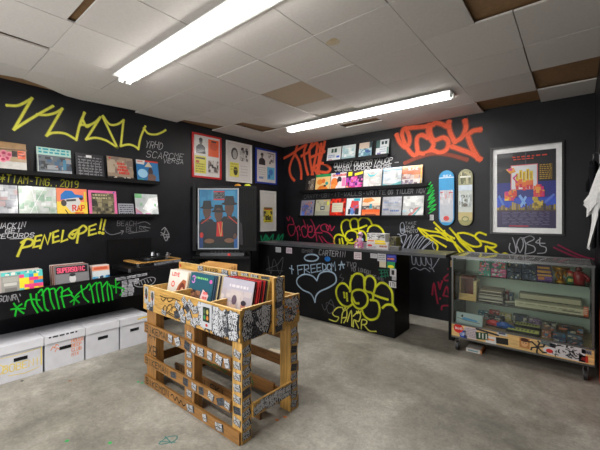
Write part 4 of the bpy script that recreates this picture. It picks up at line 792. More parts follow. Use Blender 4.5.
slat(-3.32, .004, .10, PINE3, 'BIKEMAN SKI', [], x0=1.61, x1=2.78)
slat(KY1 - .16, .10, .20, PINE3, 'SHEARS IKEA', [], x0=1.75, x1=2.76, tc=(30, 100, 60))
def sslat(z0, z1, y0, y1, n, x=KX1 - .0035, c=PINE):
    m = MB(); m.box((x, y0, z0), (x + .018, y1, z1), c); g = Fr((x + .018, 0, 0), (0, 1, 0), (0, 0, 1)); sticker_fill(m, g, y0, y1, z0, z1, n, .09, .2); m.build('side_slat', M_wood, t)
sslat(.15, .245, KY0 + .102, KY1 - .108, 9)
m = MB(); m.box((KX0 + .012, KY0 + .02, .16), (KX0 + .029, KY1 - .02, .24), PINE3); m.build('side_slat', M_wood, t)

hang_stickers()
# records in the crate
def crate_rec(x, y, wd, h, s, base, art, label, group, mat=M_print, t_=.004, zb=None, yaw=0):
    up = V((0, math.sin(s), math.cos(s))); g = Fr((x, y, zb or BZ0 + .0195), (math.cos(yaw), math.sin(yaw), 0), up)
    c = mix(base, (206, 200, 190), .35); return sleeve(g, wd, h, t_, base, art, mat, 'record_sleeve', label, 'record', group, c)
def bin_of(x, wd, n, base, art, label, cols, rest, group, mat=M_print, y0=-3.475, s=.2, step=.017, skew=.002, zb=.7):
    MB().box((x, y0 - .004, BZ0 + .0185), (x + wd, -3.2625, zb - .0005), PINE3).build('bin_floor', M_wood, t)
    crate_rec(x, y0, wd, .315, s, base, art, label, group, mat, zb=zb)
    for i in range(1, n):
        si = s; c = R.choice(cols)
        crate_rec(x + i * skew + R.uniform(-.002, .004), y0 + i * step, wd, .313 + R.uniform(0, .003), si, c, lambda u: None, rest, group, M_print, .0045, zb)
def a(u):
    u.rect(0, 0, 1, 1, (218, 212, 202)); u.text('LOVE', .14, .84, .09, (206, 60, 54), .8, .028); u.ell(.26, .6, .09, .09, (222, 90, 80)); u.ell(.26, .6, .05, .05, (230, 214, 204))
    u.poly([(.36, .0), (.4, .3), (.56, .62), (.74, .78), (.9, .76), (.9, .3), (.84, 0)], (170, 96, 62)); u.ell(.74, .44, .15, .25, (104, 48, 38)); u.ell(.76, .4, .09, .17, (206, 150, 118)); u.ell(.77, .28, .03, .015, (150, 50, 46)); u.poly([(.4, .02), (.52, .36), (.6, .3), (.52, 0)], (222, 170, 136)); u.rect(.93, 0, 1, 1, (190, 170, 146))
bin_of(1.615, .32, 6, (218, 212, 202), a, 'cream record with a portrait in brown tones, front of the first crate bin', [(206, 200, 190), (190, 150, 100), (150, 110, 70), (214, 206, 196), (200, 60, 50)], 'record filed behind the cream portrait record', 'records in the first crate bin', y0=-3.42, zb=.69, step=.015)
def a(u):
    u.rect(0, 0, 1, 1, (34, 84, 100)); u.text('3', .1, .74, .17, (190, 120, 190), .7, .035); u.words(.26, .86, .5, 1, .1, .05, (120, 190, 110)); u.ell(.9, .84, .06, .05, (190, 90, 160)); u.poly([(0, 0), (0, .5), (.2, .56), (.5, .52), (.56, .3), (.4, .0)], (112, 78, 60)); u.specks(.02, .2, .54, .56, [(80, 54, 46), (150, 104, 80), (60, 44, 40)], 22, .07, 4)
    u.poly([(.56, .4), (.64, .62), (.9, .5), (.8, .2)], (226, 190, 190)); u.words(.66, .5, .18, 2, .12, .07, (214, 60, 56)); u.poly([(.4, 0), (.5, .24), (.62, .3), (.7, .0)], (206, 210, 216)); u.ell(.16, .1, .12, .12, (150, 156, 164)); u.ell(.42, .22, .06, .07, (150, 104, 84))
bin_of(2.015, .325, 9, (34, 84, 100), a, 'teal record with a brown crowd and a pink numeral, front of the middle crate bin', [(176, 140, 90), (60, 90, 120), (206, 190, 150), (50, 60, 90), (196, 170, 60), (220, 214, 200)], 'record filed behind the teal record', 'records in the middle crate bin', skew=.006, y0=-3.455, zb=.71, step=.0135)
def a(u):
    u.rect(0, .0, 1, 1, (176, 166, 170)); u.rect(0, .72, 1, 1, (168, 164, 176)); u.words(.24, .8, .6, 1, .1, .06, (206, 200, 204)); u.specks(0, .3, 1, .75, [(184, 172, 172), (168, 158, 164), (190, 178, 174)], 20, .12, 3); u.poly([(0, 0), (0, .4), (.3, .46), (.4, 0)], (186, 164, 152))
    u.poly([(.3, 0), (.34, .36), (.42, .44), (.56, .4), (.6, 0)], (196, 168, 150)); u.ell(.46, .52, .08, .11, (92, 76, 90)); u.poly([(.62, 0), (.64, .26), (.74, .34), (.88, .26), (.92, 0)], (66, 92, 150)); u.ell(.76, .42, .075, .1, (176, 120, 104)); u.ell(.76, .49, .08, .06, (52, 44, 54)); u.ell(.15, .12, .08, .09, (96, 110, 160))
bin_of(2.487, .345, 8, (176, 166, 170), a, 'mauve record with two seated people, front of the last crate bin', [(60, 26, 30), (40, 30, 34), (190, 40, 44), (206, 180, 90), (30, 28, 32)], 'record filed behind the mauve record', 'records in the last crate bin', M_gloss, skew=.004, y0=-3.475, zb=.728, step=.017)
for i in range(6):                                     # brown paper sleeves in the far half of the crate
    g = Fr((1.7 + i * .012, -3.19 + i * .02, BZ0 + .0195), (1, .05, 0), V((0, .12, 1)))
    sleeve(g, .42, .33 + i * .008, .006, (190, 144, 84), lambda u: u.specks(.02, .5, .98, .98, [(176, 128, 72), (200, 158, 98), (164, 118, 66)], 14, .1, 3), M_card, 'paper_sleeve', 'brown paper sleeve standing in the rear half of the crate', 'paper sleeve', 'brown paper sleeves', (176, 130, 76))

# ------------------------------------------------------------------ black counter
t = thing('counter', 'black graffitied counter in front of the back wall', 'counter', (1.65, -.95, 0))
CT = 1.035
m = MB(); m.box((.46, -1.13, .002), (2.86, -.66, CT), (17, 17, 19)); NF = Fr((0, -1.13, 0), (1, 0, 0), (0, 0, 1))
BLU = (150, 172, 192); k = 6.43
m.spray(NF, NF.crop(250, 230, k, '440,178 425,195 395,200 362,195 350,180 365,162 395,157 425,162 440,178 | 430,325 400,295 350,285 308,308 303,345 340,385 385,405 405,430 418,464 | 430,325 450,280 500,265 545,285 552,335 505,370 450,395 425,425 418,464'), .026, BLU, .4)
m.spray(NF, NF.crop(250, 230, k, '310,285 305,230 345,225 | 308,258 335,252 | 350,280 350,225 375,225 378,248 352,255 385,275 | 420,220 390,225 395,275 425,268 | 393,250 418,245 | 455,215 430,220 432,268 458,262 | 432,244 452,240 | 465,215 470,262 490,250 488,225 465,215 | 500,222 495,250 512,262 525,240 515,218 500,222'), .018, BLU, .3, False)
m.spray(NF, NF.crop(250, 230, k, '525,265 525,212 535,235 545,205 550,260'), .018, BLU, .3, False)
m.spray(NF, NF.crop(250, 230, k, '255,245 280,255 | 268,230 270,280'), .022, BLU, .3, False)
m.spray(NF, NF.crop(250, 220, 3.333, '300,165 305,138 312,160 | 296,150 315,148'), .022, BLU, .3, False)
q = NF.px(327.5, 259); m.ell(NF, q[0], q[1], .05, .035, (34, 110, 190), .0014)
k = 7.5
m.spray(NF, NF.crop(320, 280, k, '225,75 190,30 150,30 122,75 130,135 165,185 210,200 245,180 | 180,95 185,130 | 200,100 205,155 | 225,85 228,20 240,-30 | 240,130 245,90 285,72 330,85 358,130 350,185 310,215 270,205 242,165 240,130 | 245,130 265,170 290,175 | 330,-20 335,60 350,85 385,95 400,120 395,150 | 380,150 430,160 448,220 430,280 380,298 335,270 315,225 | 420,50 455,22 500,35 540,90 545,180 | 470,208 500,185 545,190 572,225'), .036, (188, 194, 40), .4)
m.spray(NF, NF.crop(320, 260, 5.62, '172,170 172,125 190,85 215,76 240,88 252,125 248,170 | 250,125 262,95 288,90 310,115 312,150 300,190 | 300,195 340,210 380,222'), .036, (188, 194, 40), .4)
m.spray(NF, NF.crop(320, 280, k, '160,205 130,208 95,245 110,270 140,280 120,310 70,295 | 160,320 170,245 200,225 200,280 180,320 | 165,285 200,280 | 205,310 235,230 240,345 | 250,270 280,245 305,260 290,310 255,300 250,350 | 265,310 290,360 | 310,365 315,300 350,305 345,330 315,335 | 330,335 370,380 420,385 | 170,205 175,225 190,205 195,225 215,205 | 275,235 280,250 290,232 300,250 305,235'), .022, (206, 206, 84), .3)
textpx(m, NF, 'CARTERIN', (319, 255), (346, 257.5), 5.2, (120, 120, 124), .012); textpx(m, NF, 'GMRE', (302, 252.5), (314, 253), 3, (86, 86, 90), .009); textpx(m, NF, 'TWO', (346.5, 266), (357, 267), 4, (120, 120, 124), .01); textpx(m, NF, 'YO', (351, 271), (356, 271.5), 3.6, (110, 110, 114), .01); textpx(m, NF, 'LONDON', (358.5, 271), (371, 274.5), 3.4, (100, 100, 104), .009); textpx(m, NF, 'GRAFF-NIL', (366, 276), (385, 282), 3, (96, 96, 100), .009)
m.spray(NF, NF.crop(250, 220, 3.333, '60,120 70,180 80,130 100,180 110,125 90,150 55,165 110,170 | 305,180 300,190 312,195 306,205 | 240,280 250,300 270,265 280,300 262,310 255,275 285,290'), .01, (84, 84, 88), 0)
q = [NF.crop(370, 240, 9, '80,270 170,270 | 90,300 160,290 | 95,330 165,320 | 100,270 110,340 | 130,265 140,340 | 150,270 165,330')]
m.spray(NF, q[0], .013, (26, 100, 74), 0)
m.build('front_panel', M_black, t)
m = MB(); m.box((.42, -1.15, CT + .0005), (3.46, -.68, CT + .035), (70, 72, 76)); m.build('countertop', M_plastic, t)
m = MB(); m.box((3.38, -.75, .002), (3.44, -.69, CT), (14, 14, 16)); m.build('leg', M_black, t)
# stickers on the counter front
def cst(p0, p1, c, lb, draw=None):
    a0, b0 = NF.px(p0[0], p1[1]), NF.px(p1[0], p0[1]); m = MB(); g = Fr(NF.p(a0[0], a0[1], .0008), NF.u, NF.v); W, Hh = b0[0] - a0[0], b0[1] - a0[1]; m.fbox(g, 0, 0, W, Hh, 0, .0008, c)
    u = Unit(m, Fr(g.p(0, 0, .0006), g.u, g.v), W, Hh)
    if draw: draw(u)
    else: u.words(.12, .7, .76, 3, .24, .1, mix(c, (60, 60, 70), .8))
    o = m.build('sticker', M_print, t); o['label'] = lb
cst((275.7, 247.5), (281, 252), (176, 176, 180), 'white sticker'); cst((286.3, 248), (292, 253), (196, 180, 190), 'pale pink sticker')
cst((354, 252.5), (361.5, 259), (206, 190, 196), 'white and pink sticker'); cst((370.5, 253.8), (377, 257.8), (190, 190, 194), 'small white sticker'); cst((377.5, 254), (386, 261), (186, 186, 190), 'larger white sticker')
cst((386.6, 255), (396.4, 261.5), (44, 50, 140), 'blue sticker', lambda u: (u.words(.1, .66, .8, 1, .2, .14, (90, 100, 200)), u.words(.1, .3, .7, 1, .2, .22, (226, 130, 60), 3)))
cst((379.5, 261.8), (386, 267), (196, 186, 160), 'cream sticker', lambda u: None); cst((387, 262), (395, 268), (40, 140, 90), 'green and yellow sticker', lambda u: u.ell(.5, .25, .4, .24, (222, 216, 40)))
cst((390, 269), (396.3, 276), (186, 186, 188), 'white sticker with a black square', lambda u: u.rect(.25, .2, .7, .8, (24, 24, 26))); cst((392, 276.5), (396.3, 280), (176, 176, 180), 'narrow white sticker'); cst((389, 282), (396.4, 287), (196, 196, 198), 'white sticker with black letters', lambda u: u.text('ITN', .1, .2, .6, (30, 30, 34), .5, .12))

# things on the counter
CZ_ = CT + .0355
def boxthing(name, label, cat, x0, x1, y0, y1, z0, z1, c, draw, mat=M_print, group=None):
    m = MB(); m.box((x0, y0, z0), (x1, y1, z1), c); u = Unit(m, Fr((x0, y0, z0), (1, 0, 0), (0, 0, 1)), x1 - x0, z1 - z0); draw(u)
    if isinstance(draw, object) and name in ('game_box', 'candy_box', 'sticker_box', 'small_box'): Unit(m, Fr((x0, y0, z1), (1, 0, 0), (0, 1, 0)), x1 - x0, y1 - y0).specks(.08, .08, .92, .92, [mix(c, (255, 255, 255), .25), mix(c, (0, 0, 0), .3)], 6, .1, len(label))
    return tag(m.build(name, mat), label, cat, group)
def xc(px, y): r = ray(px, 250); return EYE.x + r.x * ((y - EYE.y) / r.y)
y_ = -1.0
boxthing('sticker_box', 'lower white printed box with a yellow stripe on the counter', 'box', xc(366.5, y_), xc(388, y_), y_, y_ + .2, CZ_, CZ_ + .085, (206, 202, 204), lambda u: (u.rect(.4, .7, .9, 1, (226, 196, 50)), u.ell(.16, .5, .12, .16, (206, 44, 50)), u.words(.6, .3, .36, 1, .2, .26, (170, 90, 40)), u.words(.06, .3, .4, 2, .16, .08, (120, 120, 130))))
boxthing('sticker_box', 'white doodle covered box stacked on the counter', 'box', xc(367, y_ + .03), xc(385, y_ + .03), y_ + .03, y_ + .17, CZ_ + .0855, CZ_ + .20, (210, 210, 210), lambda u: (u.specks(.02, .3, .7, .98, [(150, 150, 154), (90, 90, 96), (226, 226, 226)], 24, .06, 3), u.rect(.62, .5, .98, .9, (150, 150, 146)), u.specks(.62, .5, .98, .9, [(50, 50, 54), (200, 200, 200)], 12, .05, 5), u.rect(.45, .02, 1, .24, (226, 200, 44)), u.rect(.05, .06, .4, .22, (206, 120, 70))))
boxthing('zine_stack', 'dark yellowish stack of small zines right of the doodle box', 'stack of zines', xc(389, y_ + .05), xc(396, y_ + .05), y_ + .05, y_ + .2, CZ_, CZ_ + .16, (86, 82, 60), lambda u: u.specks(.02, .02, .98, .98, [(150, 140, 70), (40, 40, 36), (110, 104, 84), (30, 30, 30)], 26, .09, 2))
boxthing('paper_tray', 'flat grey paper tray at the counter end', 'tray', xc(390, y_ - .05), xc(399, y_ - .05), y_ - .06, y_ + .03, CZ_, CZ_ + .05, (110, 110, 110), lambda u: u.words(.05, .7, .9, 3, .25, .1, (60, 60, 62)))
boxthing('candy_box', 'small pink patterned box on the counter', 'box', xc(354.5, y_ - .04), xc(362, y_ - .04), y_ - .04, y_ + .08, CZ_, CZ_ + .075, (190, 110, 150), lambda u: u.specks(.02, .02, .98, .98, [(226, 150, 190), (150, 70, 120), (220, 200, 90), (226, 226, 226)], 18, .1, 3))
m = MB(); P = V((xc(360.5, y_ + .02), y_ + .02, CZ_ + .0755)); P2 = P
m.lathe(P, [(.03, 0), (.035, .02), (.03, .05), (.016, .07), (.03, .085), (.034, .11), (.02, .135), (.004, .14)], (206, 160, 190), 12); m.box(P + V((-.03, -.036, .09)), P + V((.03, -.03, .11)), (60, 60, 70)); m.tube([P + V((-.028, 0, .05)), P + V((-.06, -.02, .02))], .01, (190, 120, 160)); m.tube([P + V((.028, 0, .05)), P + V((.05, -.02, .02))], .01, (150, 190, 206))
tag(m.build('toy_figurine', M_plastic, None, True), 'small pink toy figurine standing on the pink box', 'figurine')
boxthing('tape_pack', 'small grey pack between the pink box and the white boxes', 'pack', xc(362.8, y_), xc(365.9, y_), y_, y_ + .1, CZ_, CZ_ + .07, (150, 146, 150), lambda u: u.words(.1, .7, .8, 3, .24, .1, (90, 90, 96)))

# ------------------------------------------------------------------ skateboard decks
def deck(px0, px1, z0, z1, label, paintfn, base):
    x0, x1 = xb(px0), xb(px1); W = x1 - x0; r = W / 2; L = z1 - z0; n = 14; pts = []
    for k in range(n + 1): a = math.pi * k / n; pts.append((r + r * math.cos(a), L - r * 1.05 + r * 1.05 * math.sin(a)))
    for k in range(n + 1): a = math.pi + math.pi * k / n; pts.append((r + r * math.cos(a), r * 1.05 + r * 1.05 * math.sin(a)))
    off = .045; ins = lambda k: [((x - r) * k + r, (y - L / 2) * (1 - (1 - k) * W / L) + L / 2) for x, y in pts]
    t = thing('skateboard_deck', label, 'skateboard deck', (x0 + r, 0, z0), 'skateboard decks on the back wall')
    g = Fr((x0, -off, z0), (1, 0, 0), (0, 0, 1)); m = MB()
    m.solid([g.p(x, y, -.008) for x, y in ins(.96)], [g.p(x, y, -.003) for x, y in pts], (190, 160, 110)); m.solid([g.p(x, y, -.003) for x, y in pts], [g.p(x, y, .003) for x, y in ins(.97)], base)
    class Cl(Unit):
        def half(s, y): 
            yy = y * L; rr = r * 1.05
            e = min(yy, L - yy); return r if e > rr else r * math.sqrt(max(0, 1 - ((rr - e) / rr) ** 2))
        def band(s, y0, y1, c, k=.96):
            N = 14; a = [(y0 + (y1 - y0) * i / N) for i in range(N + 1)]; s.m.poly(s.fr, [(r + s.half(y) * k, y * L) for y in a] + [(r - s.half(y) * k, y * L) for y in reversed(a)], c, s.d())
    paintfn(Cl(m, Fr(g.p(0, 0, .003), g.u, g.v), W, L)); m.build('board', M_plastic, t)
    m = MB()
    for yy in (.2, .8): m.fbox(g, r - .03, yy * L - .03, r + .03, yy * L + .03, -off + .001, -.0085, (30, 30, 32))
    m.build('wall_hook', M_black, t)
def k1(u):
    u.band(.005, .62, (186, 190, 198), .86); u.band(.62, .995, (28, 148, 206)); u.band(.005, .1, (28, 148, 206)); u.band(.06, .2, (186, 190, 198), .8); u.rect(.03, .86, .97, .875, (206, 228, 236)); u.text('SEA', .3, .885, .03, (214, 230, 238), 1.2, .008); u.rect(.1, .38, .9, .64, (196, 196, 202)); u.specks(.1, .4, .9, .64, [(206, 150, 150), (170, 170, 180), (214, 212, 216), (190, 190, 196)], 30, .045, 3); u.rect(.1, .595, .3, .61, (206, 60, 60)); u.rect(.66, .585, .9, .6, (206, 60, 60)); u.ell(.5, .13, .19, .045, (222, 60, 52)); u.ell(.5, .135, .1, .02, (190, 40, 40))
deck(438.1, 453.7, 1.368, 2.15, 'blue topped skateboard deck with a silver lower half', k1, (28, 130, 190))
def k2(u):
    u.band(.01, .99, (190, 196, 190)); u.band(.72, .99, (150, 150, 110)); u.specks(.16, .74, .84, .95, [(110, 112, 70), (196, 190, 150), (80, 84, 60), (170, 164, 120)], 40, .06, 3); u.rect(.12, .85, .88, .88, (220, 220, 206)); u.band(.62, .72, (196, 208, 220)); u.ell(.34, .52, .14, .03, (90, 96, 90)); u.ell(.7, .52, .14, .03, (90, 96, 90)); u.specks(.1, .34, .9, .58, [(176, 184, 180), (120, 126, 116), (206, 214, 216), (206, 214, 222)], 36, .05, 4); u.ell(.5, .37, .16, .03, (96, 90, 80)); u.band(.05, .24, (190, 172, 110)); u.band(.01, .1, (150, 146, 80)); u.ell(.5, .12, .26, .05, (120, 126, 70)); u.ell(.5, .12, .18, .03, (190, 180, 120)); u.ell(.5, .45, .06, .02, (110, 110, 100))
deck(457.7, 472.3, 1.368, 2.145, 'cream and olive skateboard deck with grey patterning', k2, (180, 180, 150))

# ------------------------------------------------------------------ big framed poster
def bigp(u):
    u.rect(.0, .0, 1, 1, (240, 240, 240)); X0, X1, Y0, Y1 = .075, .925, .06, .94; W, Hh = X1 - X0, Y1 - Y0
    def r(a, b, c, d, col, rot=0): u.rect(X0 + a * W, Y0 + b * Hh, X0 + c * W, Y0 + d * Hh, col, rot)
    def po(pts, col): u.poly([(X0 + a * W, Y0 + b * Hh) for a, b in pts], col)
    def sp(a, b, c, d, cols, n, s, seed): u.specks(X0 + a * W, Y0 + b * Hh, X0 + c * W, Y0 + d * Hh, cols, n, s, seed)
    r(0, 0, 1, 1, (22, 20, 28)); r(0, .25, 1, .46, (26, 60, 190)); r(0, .4, 1, .6, (20, 32, 124)); r(0, 0, 1, .24, (46, 32, 78)); r(0, .3, 1, .38, (34, 74, 190))
    po([(.4, .28), (.5, .42), (.53, .4), (.44, .27)], (130, 176, 230)); po([(.52, .26), (.38, .42), (.42, .44), (.55, .28)], (120, 166, 226)); po([(.76, .3), (.96, .44), (.99, .42), (.8, .29)], (80, 110, 200)); po([(.1, .3), (.02, .42), (.05, .44), (.14, .3)], (80, 120, 200))
    rr = random.Random(3)
    for i in range(26):
        a = i / 26; hh = rr.uniform(.02, .10) + (.06 if i in (7, 8, 17, 18, 19, 20) else 0); r(a, .23, a + .032, .23 + hh, rr.choice(((150, 130, 40), (176, 150, 44), (60, 54, 40), (110, 96, 40))))
    r(0, .215, 1, .235, (70, 52, 60)); r(.25, .5, .71, .83, (216, 100, 110)); r(.265, .51, .695, .82, (216, 216, 220))
    for i, (x, h0, h1) in enumerate(((.34, .6, .72), (.4, .62, .76), (.46, .58, .74), (.52, .6, .77), (.58, .6, .74))):
        r(x, h0, x + .05, h1, (226, 196, 40)); r(x - .01, h0 - .06, x + .055, h0 + .02, (226, 110, 50)); r(x, h0 - .09, x + .05, h0 - .04, (206, 46, 60)); r(x + .012, h0 + .04, x + .026, h1 - .02, (150, 90, 30))
    u.line([(X0 + .36 * W, Y0 + .7 * Hh), (X0 + .3 * W, Y0 + .66 * Hh), (X0 + .36 * W, Y0 + .6 * Hh)], .025, (206, 40, 120)); po([(.16, .78), (.3, .8), (.34, .74), (.24, .72)], (226, 150, 50)); r(.2, .76, .28, .79, (206, 50, 130))
    sp(.14, .36, .36, .5, [(226, 110, 40), (206, 40, 110), (226, 190, 50), (214, 60, 50)], 22, .03, 6); sp(.64, .4, .82, .56, [(206, 36, 60), (226, 90, 50), (200, 30, 110), (226, 150, 50)], 26, .03, 7); sp(.62, .26, .8, .4, [(176, 150, 40), (120, 100, 36), (206, 180, 60)], 26, .02, 8)
    u.words(X0 + .74 * W, Y0 + .8 * Hh, .2 * W, 8, .022, .012, (176, 140, 50), 2); u.words(X0 + .28 * W, Y0 + .925 * Hh, .58 * W, 1, .03, .014, (206, 60, 40), 4); u.words(X0 + .3 * W, Y0 + .895 * Hh, .34 * W, 1, .03, .012, (206, 60, 40), 5)
    u.words(X0 + .1 * W, Y0 + .2 * Hh, .8 * W, 9, .017, .005, (112, 102, 142), 6); r(.22, .015, .56, .03, (176, 40, 66)); r(.5, .84, .52, .99, (70, 66, 74))
framed(BW, 3.70, 1.268, 4.468, 2.396, .022, (12, 12, 13), (240, 240, 240), bigp, 'large black framed film poster with a white square and city skyline, beside the skateboard decks', 'framed_poster', .04)

# ------------------------------------------------------------------ glass display case
DX0, DX1, DY0, DY1, DZ0, DZ1 = 3.50, 4.70, -1.06, -.48, .156, 1.06
t = thing('display_case', 'glass display case on casters with a stickered wooden base, under the big framed poster', 'display case', ((DX0 + DX1) / 2, (DY0 + DY1) / 2, 0))
AL = (112, 112, 111); BP = .302
m = MB(); m.box((DX0, DY0, DZ0), (DX1, DY0 + .018, BP), (206, 172, 112)); DF = Fr((0, DY0, 0), (1, 0, 0), (0, 0, 1))
def q_(px, py): return DF.px(px, py)
bf = m.build('base_front', M_wood, t)
def dst(p, wd, h, c, fn=None, rot=0, shape='r'):
    global m
    m = MB()
    x, y = q_(*p)
    if shape == 'e': m.ell(DF, x, y, wd / 2, h / 2, c, .001)
    else: m.rect(DF, x - wd / 2, y - h / 2, x + wd / 2, y + h / 2, c, .001, rot)
    if fn: fn(x, y)
    m.build('sticker', M_print, bf)
dst((458.3, 328.3), .1, .1, (206, 40, 34), lambda x, y: m.text(DF, 'BANG', x - .03, y - .01, .022, (230, 214, 210), .005, .002, .6), 0, 'e')
dst((463, 334.5), .07, .09, (40, 76, 160), lambda x, y: m.text(DF, 'UP', x - .02, y - .01, .03, (200, 210, 230), .006, .002, .6), .2)
dst((470.5, 333), .12, .12, (196, 186, 190), lambda x, y: art_lines(m, DF, x - .05, y + .04, .1, 6, .017, .007, (120, 100, 110), .002))
dst((487, 332), .22, .02, (44, 44, 50), None, -.12); dst((482, 336), .12, .075, (30, 70, 44), lambda x, y: m.text(DF, 'III', x - .035, y - .02, .045, (206, 206, 200), .012, .002, .5), .1)
dst((491, 340), .1, .075, (206, 206, 206), lambda x, y: m.rect(DF, x - .03, y - .004, x + .03, y + .01, (226, 140, 60), .002)); dst((502, 333.7), .09, .04, (190, 194, 200), lambda x, y: m.rect(DF, x - .03, y - .006, x + .03, y + .006, (40, 50, 90), .002))
dst((502, 341), .11, .065, (26, 22, 20), None, .05)
dst((524.5, 343), .085, .1, (176, 120, 66), lambda x, y: (m.ell(DF, x, y - .004, .028, .034, (206, 160, 110), .002), m.ell(DF, x, y + .03, .034, .02, (70, 36, 24), .0024), m.ell(DF, x - .01, y, .005, .005, (40, 24, 20), .0028), m.ell(DF, x + .012, y, .005, .005, (40, 24, 20), .0028)))
x, y = q_(537.5, 347); m = MB()
for a0, l in ((.3, .05), (1.2, .045), (2.4, .06), (3.5, .05), (4.6, .055), (5.5, .06)): m.stroke(DF, [(x, y), (x + l * math.cos(a0), y + l * math.sin(a0)), (x + l * 1.3 * math.cos(a0 + .3), y + l * 1.3 * math.sin(a0 + .3))], .014, (30, 32, 36), .001)
m.build('sticker', M_print, bf)
dst((549.5, 350.5), .1, .07, (206, 206, 208), lambda x, y: m.ell(DF, x, y - .004, .028, .02, (206, 44, 40), .002), 0, 'e'); dst((548, 344), .12, .04, (110, 124, 120), lambda x, y: art_lines(m, DF, x - .05, y + .006, .1, 2, .016, .008, (60, 70, 80), .002), -.15)
x, y = q_(567, 351.5); m = MB(); m.rect(DF, x - .13, y - .065, x + .13, y + .065, (196, 196, 198), .001, -.03); sr = random.Random(9)
for i in range(30): a0 = x + sr.uniform(-.11, .11); b0 = y + sr.uniform(-.05, .05); m.stroke(DF, [(a0, b0), (a0 + sr.uniform(-.03, .03), b0 + sr.uniform(-.02, .02)), (a0 + sr.uniform(-.02, .04), b0 + sr.uniform(-.02, .02))], .008, (30, 30, 34), .002)
m.build('sticker', M_print, bf)
dst((586.5, 352), .07, .04, (120, 124, 130), lambda x, y: m.text(DF, 'OHA', x - .025, y - .012, .02, (30, 30, 34), .005, .002, .7)); dst((583.5, 358.8), .065, .06, (176, 44, 30), lambda x, y: m.rect(DF, x - .015, y - .015, x + .015, y + .015, (120, 26, 20), .002))
MB().box((DX0 + .0005, DY0 + .0185, DZ0), (DX0 + .018, DY1 - .0185, BP), (176, 140, 90)).build('base_side', M_wood, t)
MB().box((DX1 - .0185, DY0 + .0185, DZ0), (DX1 - .0005, DY1 - .0185, BP), (176, 140, 90)).build('base_side', M_wood, t)
MB().box((DX0 + .0185, DY0 + .0185, DZ0), (DX1 - .0185, DY1 - .0185, DZ0 + .018), (120, 92, 60)).build('base_floor', M_wood, t)
MB().box((DX0 + .0185, DY0 + .0185, BP - .02), (DX1 - .0185, DY1 - .0185, BP - .0005), (150, 124, 84)).build('case_floor', M_wood, t)
m = MB(); m.box((DX0, DY1 - .018, DZ0), (DX1, DY1, DZ1 - .023), (188, 198, 182)); m.build('back_panel', M_print, t)
e = .016
for x in (DX0, DX1 - e):
    for y in (DY0, DY1 - e - .019): MB().box((x, y, BP + .0005), (x + e, y + e, DZ1 - .0225), AL).build('corner_post', M_metal, t)
m = MB()
for (a0, b0) in (((DX0 - .006, DY0 - .006, DZ1 - .022), (DX1 + .006, DY0 + .018, DZ1)), ((DX0 - .006, DY1 - .018, DZ1 - .019), (DX1 + .006, DY1 + .004, DZ1)), ((DX0 - .006, DY0 + .0185, DZ1 - .022), (DX0 + .016, DY1 - .0185, DZ1)), ((DX1 - .016, DY0 + .0185, DZ1 - .022), (DX1 + .006, DY1 - .0185, DZ1))): m.box(a0, b0, AL)
m.build('top_rail', M_metal, t)
m = MB(); m.box((DX0 - .002, DY0 - .004, BP), (DX1 + .002, DY0 - .0005, BP + .018), AL); m.box((DX0 - .002, DY0 - .004, DZ0 - .004), (DX1 + .002, DY0 - .0005, DZ0 + .014), AL); m.build('front_rail', M_metal, t)
MB().box((DX0 + e, DY0 + .004, BP + .001), (DX1 - e, DY0 + .009, DZ1 - .023), (220, 230, 226)).build('front_glass', M_glass, t)
MB().box((DX0 + .004, DY0 + .017, BP + .001), (DX0 + .009, DY1 - .037, DZ1 - .023), (220, 230, 226)).build('side_glass', M_glass, t)
MB().box((DX1 - .009, DY0 + .017, BP + .001), (DX1 - .004, DY1 - .037, DZ1 - .023), (220, 230, 226)).build('side_glass', M_glass, t)
MB().box((DX0 + .0165, DY0 + .0185, DZ1 - .012), (DX1 - .0165, DY1 - .0185, DZ1 - .006), (220, 230, 226)).build('top_glass', M_dusty, t)
SA, SB = .835, .545
MB().box((DX0 + .03, -.86, SA - .006), (DX1 - .03, DY1 - .02, SA), (200, 220, 210)).build('glass_shelf', M_glass, t)
MB().box((DX0 + .03, -.90, SB - .006), (DX1 - .03, DY1 - .02, SB), (200, 220, 210)).build('glass_shelf', M_glass, t)
m = MB()
for zz in (SA, SB):
    for xx in (DX0 + .018, DX1 - .03): m.box((xx, -.88, zz - .02), (xx + .012, DY1 - .02, zz - .0065), AL)
m.build('shelf_bracket', M_metal, t)
for x in (DX0 + .05, DX1 - .06):
    for y in (DY0 + .06, DY1 - .06):
        c = MB(); c.tube([(x - .014, y, .052), (x + .014, y, .052)], .051, (40, 40, 42), 14); c.box((x - .018, y - .012, .05), (x - .014, y + .01, DZ0 - .001), (120, 120, 122)); c.box((x + .016, y - .012, .05), (x + .02, y + .012, DZ0 - .001), (120, 120, 122)); c.build('caster', M_plastic, t)
c = MB(); c.box((DX0 - .012, DY0 + .01, .93), (DX0 - .0065, DY0 + .05, 1.0), (196, 160, 100)); o = c.build('wood_tab', M_wood, t)
